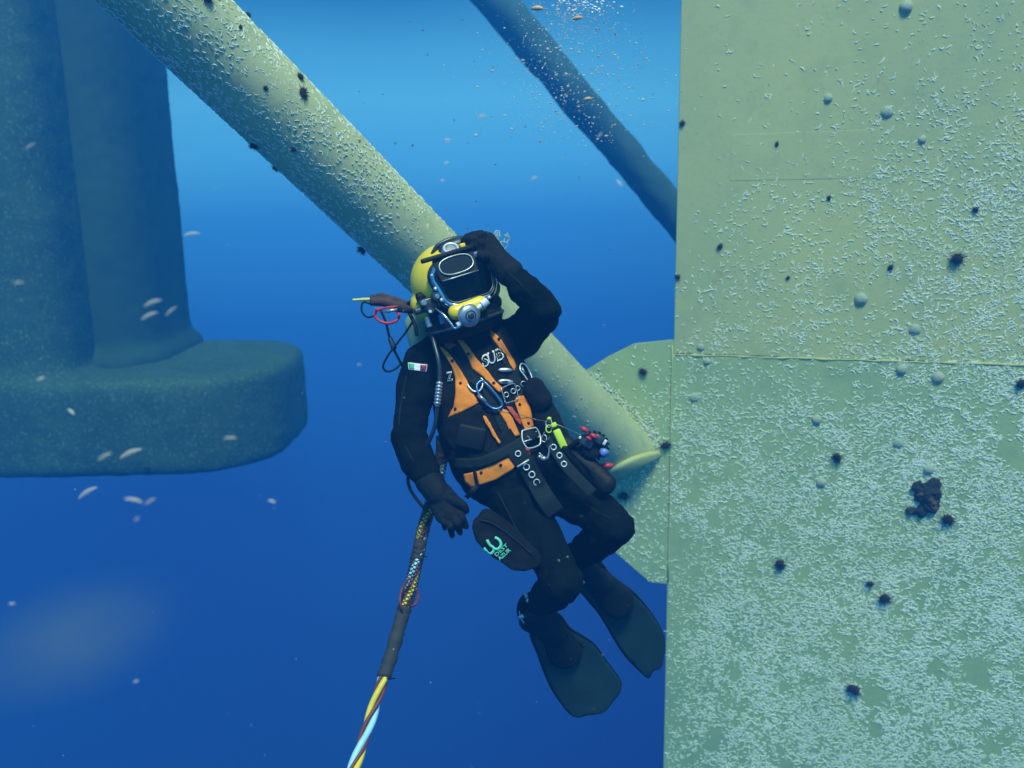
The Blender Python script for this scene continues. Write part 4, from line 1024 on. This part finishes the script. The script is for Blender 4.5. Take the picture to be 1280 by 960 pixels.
# ------------------------------------------------------------------ gear hanging on the diver
# blue carabiner
def carabiner(name, pix, r, m, lab, gate, gm, off=.024):
    e = empty(name, on(pix[0][0], pix[0][1], off), lab, 'carabiner')
    tube_obj('frame', [on(x, y, off) for x, y in pix], r, m, e, 5, 8, True)
    bm = bmesh.new(); a, b = on(*gate[0], off+.002), on(*gate[1], off+.002); cyl(bm, (a+b)/2, r*1.7, r*1.5, (b-a).length, frame_to(b-a), 12); link('gate_sleeve', bm_mesh(bm), gm, e)
    return e
carabiner('carabiner', [(600, 479), (604, 478.5), (608, 481), (617, 492), (625.5, 503), (626, 508), (621, 511), (614, 509), (603, 500), (597, 490), (596, 483)], .0042, M_BLUEM,
          'big blue carabiner hanging from the D-ring on the chest', ((598, 494), (607, 503)), M_STEEL)
carabiner('carabiner', [(648, 456), (653, 458), (658, 466), (661, 475), (658, 477), (653, 471), (648, 464)], .0026, M_WHITEM, 'small silver carabiner on the right chest strap', ((649, 461), (652, 468)), M_STEEL)
# lime knife
e = empty('knife', P(700, 548, 2.99), 'lime yellow tool handle clipped at the right hip', 'knife')
a, b = P(695, 537, 2.99), P(705.5, 560, 2.99)
bm = bmesh.new(); box(bm, (a+b)/2, (.026, .016, (b-a).length), frame_to(b-a, RIGHT), .006, 3); link('handle', bm_mesh(bm), M_LIME, e)
bm = bmesh.new(); box(bm, a+(a-b)*.25, (.020, .014, .016), frame_to(b-a, RIGHT), .004, 2); ico(bm, a+(a-b)*.6+RIGHT*-.006, (.008, .006, .006), 2); link('cap', bm_mesh(bm), M_LIME, e)
bm = bmesh.new(); capsule(bm, b, P(712, 572, 3.0), .012, .009); link('sheath', bm_mesh(bm), M_RUB, e)
# coiled lanyard and brass bits beside the buckle
e = empty('key_ring', on(683, 542, .03), 'small bunch of brass clips and rings between buckle and knife', 'clips')
for k, (x, y, r, m_) in enumerate([(683, 545, .012, M_DMET), (686, 536, .010, M_LIME), (680, 548, .009, M_STEEL), (686, 529, .011, M_STEEL)]):
    q = P(x, y, 3.0); fm = frame_to(BACK+RIGHT*(.5-k*.3)+UP*.2)
    tube_obj('ring', [q+fm @ Vector((r*math.cos(a), r*1.3*math.sin(a), 0)) for a in [2*math.pi*i/16 for i in range(16)]], .0022, m_, e, smooth_path=False, seg=6, closed=True)
# long dark sheath along the right thigh
e = empty('tool_sheath', P(735, 585, 3.08), 'long black sheath strapped along the right hip and thigh', 'sheath')
bm = bmesh.new(); capsule(bm, P(706, 556, 3.07), P(757, 604, 3.00), .036, .038, 18, .7, BACK); me = voxel(bm, .006, 2); displace(me, .003, 25, 6); link('pouch', me, M_RUB, e)
tube_obj('edge_strap', [P(702, 549, 3.03), P(722, 572, 3.02), P(744, 592, 2.97)], .004, M_WEB, e, 5, 6)
# device with red knobs
e = empty('dive_torch_reel', P(743, 556, 3.0), 'dark toothed tool with red knobs and blue lens at the right hip', 'tool')
EM = frame_to(BACK, RIGHT*.8-UP*.5)
bm = bmesh.new(); lathe(bm, P(743, 557, 3.02), EM, [(.030, -.03), (.044, -.028), (.046, 0), (.044, .02), (.030, .024)], 18)
for k in range(18):
    a = 2*math.pi*k/18; box(bm, P(743, 557, 3.02)+EM @ Vector((.047*math.cos(a), .047*math.sin(a), -.004)), (.008, .007, .036), EM @ Matrix.Rotation(a, 3, 'Z'), .001, 1)
link('reel_body', bm_mesh(bm), M_RUB, e, False)
bm = bmesh.new(); box(bm, P(733, 552, 3.0), (.05, .035, .03), EM, .005); box(bm, P(748, 549, 2.99), (.035, .03, .03), EM, .005); link('frame', bm_mesh(bm), M_DMET, e)
for (x, y, r) in [(730.5, 537, .013), (742, 545, .012), (736, 548, .009)]:
    bm = bmesh.new(); ico(bm, P(x, y, 2.97), (r*1.2, r*.7, r*.75), 2, EM); link('red_knob', bm_mesh(bm), M_RED, e)
bm = bmesh.new(); cyl(bm, P(755, 565.5, 2.98), .014, .014, .02, frame_to(BACK*.7+RIGHT*.4-UP*.3), 16); link('lens', bm_mesh(bm), mat('blue_lens', (.16, .26, .62), .25), e)
bm = bmesh.new(); box(bm, P(756, 553, 2.97), (.010, .020, .008), EM, .002); box(bm, P(725, 547, 2.98), (.008, .010, .008), EM, .002); link('pale_clip', bm_mesh(bm), M_WHITEM, e)
tube_obj('arm', [P(712, 560, 3.03), P(722, 552, 3.01), P(733, 549, 3.0)], .010, M_RUB, e, 4, 8)
bm = bmesh.new(); ico(bm, P(759, 582, 3.02), (.022, .011, .010), 3); tag(link('red_float', bm_mesh(bm), M_RED), 'small dull red oval float just below the toothed tool', 'float')
# thigh bag with green print
bag = empty('tool_bag', P(630, 680, 3.05), 'black bag with green lettering strapped beside the left thigh', 'bag')
bm = bmesh.new(); ol = [(604, 641), (616, 645), (640, 662), (672, 690), (676, 706), (664, 713), (645, 715), (626, 705), (606, 690), (594, 674), (590, 656), (596, 651)]
sp = spline([Vector((x, y, 0)) for x, y in ol], 4, True); f = bm.faces.new([bm.verts.new(P(v.x, v.y, 2.93+.0003*(v.x-600))) for v in sp])
ex = bmesh.ops.extrude_face_region(bm, geom=[f])
for v in ex['geom']:
    if isinstance(v, bmesh.types.BMVert): v.co -= BACK*.12
me = voxel(bm, .0065, 10, 'bag'); displace(me, .005, 16, 5); link('bag_body', me, M_VEST, bag)
B_BAG = bvh_of(me)
tube_obj('drawstring', [hit(600, 650, .004, B_BAG)[0], hit(617, 655, .004, B_BAG)[0], hit(645, 675, .004, B_BAG)[0], hit(666, 694, .004, B_BAG)[0]], .003, M_WEB, bag, 6, 6)
g = strip([(608.5, 674.5), (612.5, 681), (617, 684.5), (616.5, 689), (612, 692), (607.5, 688), (605, 684.5)], 3.3, 6)
patch('logo', g, M_GREENP, bag, .003, .0015, B_BAG, 3)
g = strip([(616.5, 685.5), (622, 686), (626, 681.5), (625, 676), (621, 672.5), (618.5, 672)], 3.3, 6)
patch('logo', g, M_GREENP, bag, .0035, .0015, B_BAG, 3)
lettering('letters', 'DEST', 626.5, 687.2, 4.6, 20, R(-42), M_GREENP, bag, .003, B_BAG, toffset=.015)
lettering('letters', 'AZUR', 630.2, 692.6, 5.0, 19, R(-42), M_GREENP, bag, .003, B_BAG, toffset=.03)
# strap from the bag to the harness
free_strap('bag_strap', [P(583, 622, 3.1), P(590, 614, 3.08), on(598, 606, .01)], .018, .005, M_RUB, bag, BACK)

# ------------------------------------------------------------------ umbilical: twisted hoses in net and tape
um = empty('umbilical', P(545, 600, 3.22), 'twisted yellow, light blue and dark red umbilical hose hanging from the harness', 'hose')
UP_ = spline([P(553, 545, 3.22), P(552, 570, 3.22), P(547, 600, 3.22), P(538, 632, 3.2), P(529, 662, 3.17), P(522, 695, 3.13), P(513, 735, 3.08), P(502, 772, 3.03), P(490, 815, 2.98), P(478, 852, 2.93), P(464, 895, 2.87), P(449, 940, 2.8), P(432, 990, 2.72), P(410, 1050, 2.62)], 16)
cum = [0]
for a, b in zip(UP_, UP_[1:]): cum.append(cum[-1]+(b-a).length)
def helix(R0, pitch, ph, i0=0, i1=None, step=1):
    out = []; prev = None
    for i in range(i0, i1 or len(UP_), step):
        t = (UP_[min(i+1, len(UP_)-1)]-UP_[max(i-1, 0)]).normalized()
        x = (BACK-t*BACK.dot(t)).normalized(); y = t.cross(x); a = ph+2*math.pi*cum[i]/pitch
        out.append(UP_[i]+(x*math.cos(a)+y*math.sin(a))*R0)
    return out
M_HY = mat('yellow_hose', (.85, .66, .05), .45, noise=((.6, .45, .05), 12, .45, .75)); M_HB = mat('light_blue_hose', (.38, .74, .88), .45, noise=((.25, .55, .7), 12, .45, .75)); M_HR = mat('dark_red_hose', (.17, .035, .035), .5)
PT = .30
for (ph, R0, r, m_) in [(0.0, .0105, .0100, M_HY), (2.6, .0105, .0108, M_HB), (4.55, .0130, .0065, M_HR), (1.35, .0135, .0055, M_HR)]:
    bm = bmesh.new(); tube(bm, helix(R0, PT, ph), r, 10); link('hose', bm_mesh(bm), m_, um)
M_NET = mat('black_netting', (.03, .035, .035), .8)
def near(px, py): return min(range(len(UP_)), key=lambda i: (UP_[i]-P(px, py, -(C3.transposed() @ UP_[i]).z)).length)
# black netting over the upper half
i1 = near(503, 768)
netpts = []
def fine(i0, i1, k=6):
    out, cc_ = [], []
    for i in range(i0, i1):
        for j in range(k): out.append(UP_[i].lerp(UP_[i+1], j/k)); cc_.append(cum[i]+(cum[i+1]-cum[i])*j/k)
    return out, cc_
fp, fc = fine(0, i1)
bm = bmesh.new()
for s in (1, -1):
    for k in range(6):
        pts = []
        for i in range(0, len(fp)-1):
            t = (fp[i+1]-fp[i]).normalized(); x = (BACK-t*BACK.dot(t)).normalized(); y = t.cross(x); a = s*2*math.pi*fc[i]/.085+k*1.047
            pts.append(fp[i]+(x*math.cos(a)+y*math.sin(a))*.0222)
        tube(bm, pts[::2], .0015, 4)
link('netting', bm_mesh(bm), M_NET, um)
# tape wraps
def wrap(a, b, r, rough=.002, seed=0):
    i0, i1 = near(*a), near(*b); rn = random.Random(seed); bm = bmesh.new(); n = max(2, i1-i0)
    tube(bm, UP_[i0:i1+1], [r+rn.uniform(-rough, rough) for _ in range(i1-i0+1)], 18); me = bm_mesh(bm); displace(me, .0025, 40, seed); link('tape_wrap', me, M_NET, um)
wrap((505, 760), (479, 848), .0240, .002, 2); wrap((526, 676), (521, 700), .0225, .002, 3); wrap((552, 545), (551, 572), .0225, .002, 4); wrap((541, 622), (537, 636), .0225, .002, 6)
# loose ends of tape and cable ties
for (x, y, dx, dy) in [(522, 690, 8, 4), (524, 668, 7, -3), (505, 791, 6, 4), (483, 846, 9, 2), (480, 823, -7, 2), (512, 750, -5, 3)]:
    i = near(x, y); tube_obj('tie_end', [UP_[i], UP_[i]+(RIGHT*dx-UP*dy)/F*3.1*.6+BACK*.02, UP_[i]+(RIGHT*dx*1.4-UP*dy*1.4)/F*3.1], .0022, M_RUB, um, 4, 5)
# dark red loop of hose at the thick spot
tube_obj('red_hose_loop', [P(512, 722, 3.03), P(503, 735, 3.03), P(500, 750, 3.0), P(503, 762, 3.0)], .0045, M_HR, um, 5, 8)
tube_obj('red_hose_loop', [P(520, 735, 3.03), P(523, 745, 3.03), P(520, 754, 3.0), P(514, 758, 3.0)], .0045, M_HR, um, 5, 8)

# ------------------------------------------------------------------ cable bundle left of the helmet
cb = empty('cable_bundle', P(490, 385, 3.18), 'bundle of black cables with red loop and yellow tip left of the helmet', 'cables')
tube_obj('yellow_tip', [P(441, 375, 3.2), P(450, 374.5, 3.2), P(465, 374, 3.19)], [.0045]*9+[.0058]*8, mat('yellow_cable', (.75, .72, .12), .5), cb, 8, 8)
def sheath_tube(pts, rad, m, name='sheath', seed=0):
    p = spline(pts, 8); r = [rad[0]+(rad[1]-rad[0])*i/(len(p)-1) for i in range(len(p))]; bm = bmesh.new(); tube(bm, p, r, 14, flat=None); me = bm_mesh(bm); displace(me, .003, 40, seed); link(name, me, m, cb)
M_BRN = mat('brown_black_tape', (.045, .028, .03), .75, noise=((.10, .04, .045), 35, .5, .7))
sheath_tube([P(463, 376, 3.19), P(480, 377, 3.19), P(498, 382, 3.19), P(516, 387, 3.17)], (.019, .017), M_BRN)
sheath_tube([P(464, 371, 3.2), P(478, 370, 3.2), P(497, 375, 3.2), P(515, 382, 3.18)], (.009, .009), M_BRN, 'sheath', 3)
tube_obj('red_loop', [P(478, 385, 3.13), P(470, 389, 3.12), P(469, 396, 3.12), P(476, 402, 3.12), P(486, 404, 3.12), P(495, 401, 3.12), P(499, 395, 3.13), P(496, 389, 3.14), P(488, 385, 3.13)], .0052, M_RED, cb, 6, 8)
tube_obj('red_wire', [P(472, 388, 3.12), P(483, 384.5, 3.11), P(497, 383, 3.12)], .0034, M_RED, cb, 6, 8)
bm = bmesh.new(); box(bm, P(472, 387, 3.11), (.018, .014, .012), None, .003); link('red_clip', bm_mesh(bm), M_RED, cb)
bm = bmesh.new(); a, b = P(481, 389.5, 3.1), P(497, 387, 3.1); cyl(bm, (a+b)/2, .0075, .0055, (b-a).length, frame_to(b-a), 14); link('connector', bm_mesh(bm), M_STEEL, cb)
bm = bmesh.new(); a, b = P(497, 387, 3.1), P(516, 389, 3.1); cyl(bm, (a+b)/2, .009, .009, (b-a).length, frame_to(b-a), 12); link('connector_boot', bm_mesh(bm), M_RUB, cb)
for pts, r in [([P(464, 380, 3.19), P(454, 378, 3.19), P(452, 388, 3.19), P(458, 396, 3.19), P(467, 395, 3.18), P(471, 388, 3.17)], .0034),
               ([P(476, 388, 3.17), P(482, 402, 3.17), P(486, 418, 3.17), P(490, 432, 3.17), P(497, 446, 3.18), P(503, 458, 3.2)], .0045),
               ([P(517, 400, 3.14), P(509, 413, 3.15), P(498, 427, 3.15), P(486, 443, 3.15), P(479, 457, 3.16), P(483, 464, 3.17), P(493, 462, 3.18), P(503, 453, 3.2)], .0038),
               ([P(508, 386, 3.15), P(514, 396, 3.13), P(519, 408, 3.12), P(521, 420, 3.12)], .0065),
               ([P(510, 380, 3.17), P(518, 376, 3.14), P(524, 380, 3.1)], .008)]:
    tube_obj('cable', pts, r, M_RUB, cb, 7, 8)
bm = bmesh.new(); capsule(bm, P(488, 424, 3.17), P(492, 434, 3.17), .009, .011); link('cable_joint', bm_mesh(bm), M_DMET, cb)
# grey-green cylinder glimpsed behind the shoulder
cy = empty('bailout_cylinder', P(524, 420, 3.36), 'pale green gas cylinder mostly hidden behind the diver left shoulder', 'gas cylinder')
bm = bmesh.new(); capsule(bm, P(537, 460, 3.40), P(524, 406, 3.36), .055, .055, 28); link('cylinder', bm_mesh(bm), mat('green_tank_paint', (.25, .38, .24), .5), cy)
bm = bmesh.new(); cyl(bm, P(517, 394, 3.34), .016, .016, .05, frame_to(UP*.95-RIGHT*.2), 14); link('tank_valve', bm_mesh(bm), M_STEEL, cy)


# ------------------------------------------------------------------ the water between things
bm = bmesh.new(); box(bm, Vector((0, 7.5, -3.6)), (36, 27, 19.6))
hz = link('haze', bm_mesh(bm, 'haze'), None, None, False); tag(hz, None, None, None, 'stuff')
m = bpy.data.materials.new('sea_water_volume'); m.use_nodes = True; t = m.node_tree; t.nodes.clear()
pv = N(t, 'ShaderNodeVolumePrincipled'); ou = N(t, 'ShaderNodeOutputMaterial'); L(t, pv.outputs[0], ou.inputs['Volume'])
pv.inputs['Density'].default_value = 0.135
pv.inputs['Color'].default_value = (.009, .11, .35, 1)
pv.inputs['Absorption Color'].default_value = (.34, .62, .96, 1)
pv.inputs['Anisotropy'].default_value = 0.2
hz.data.materials.append(m)
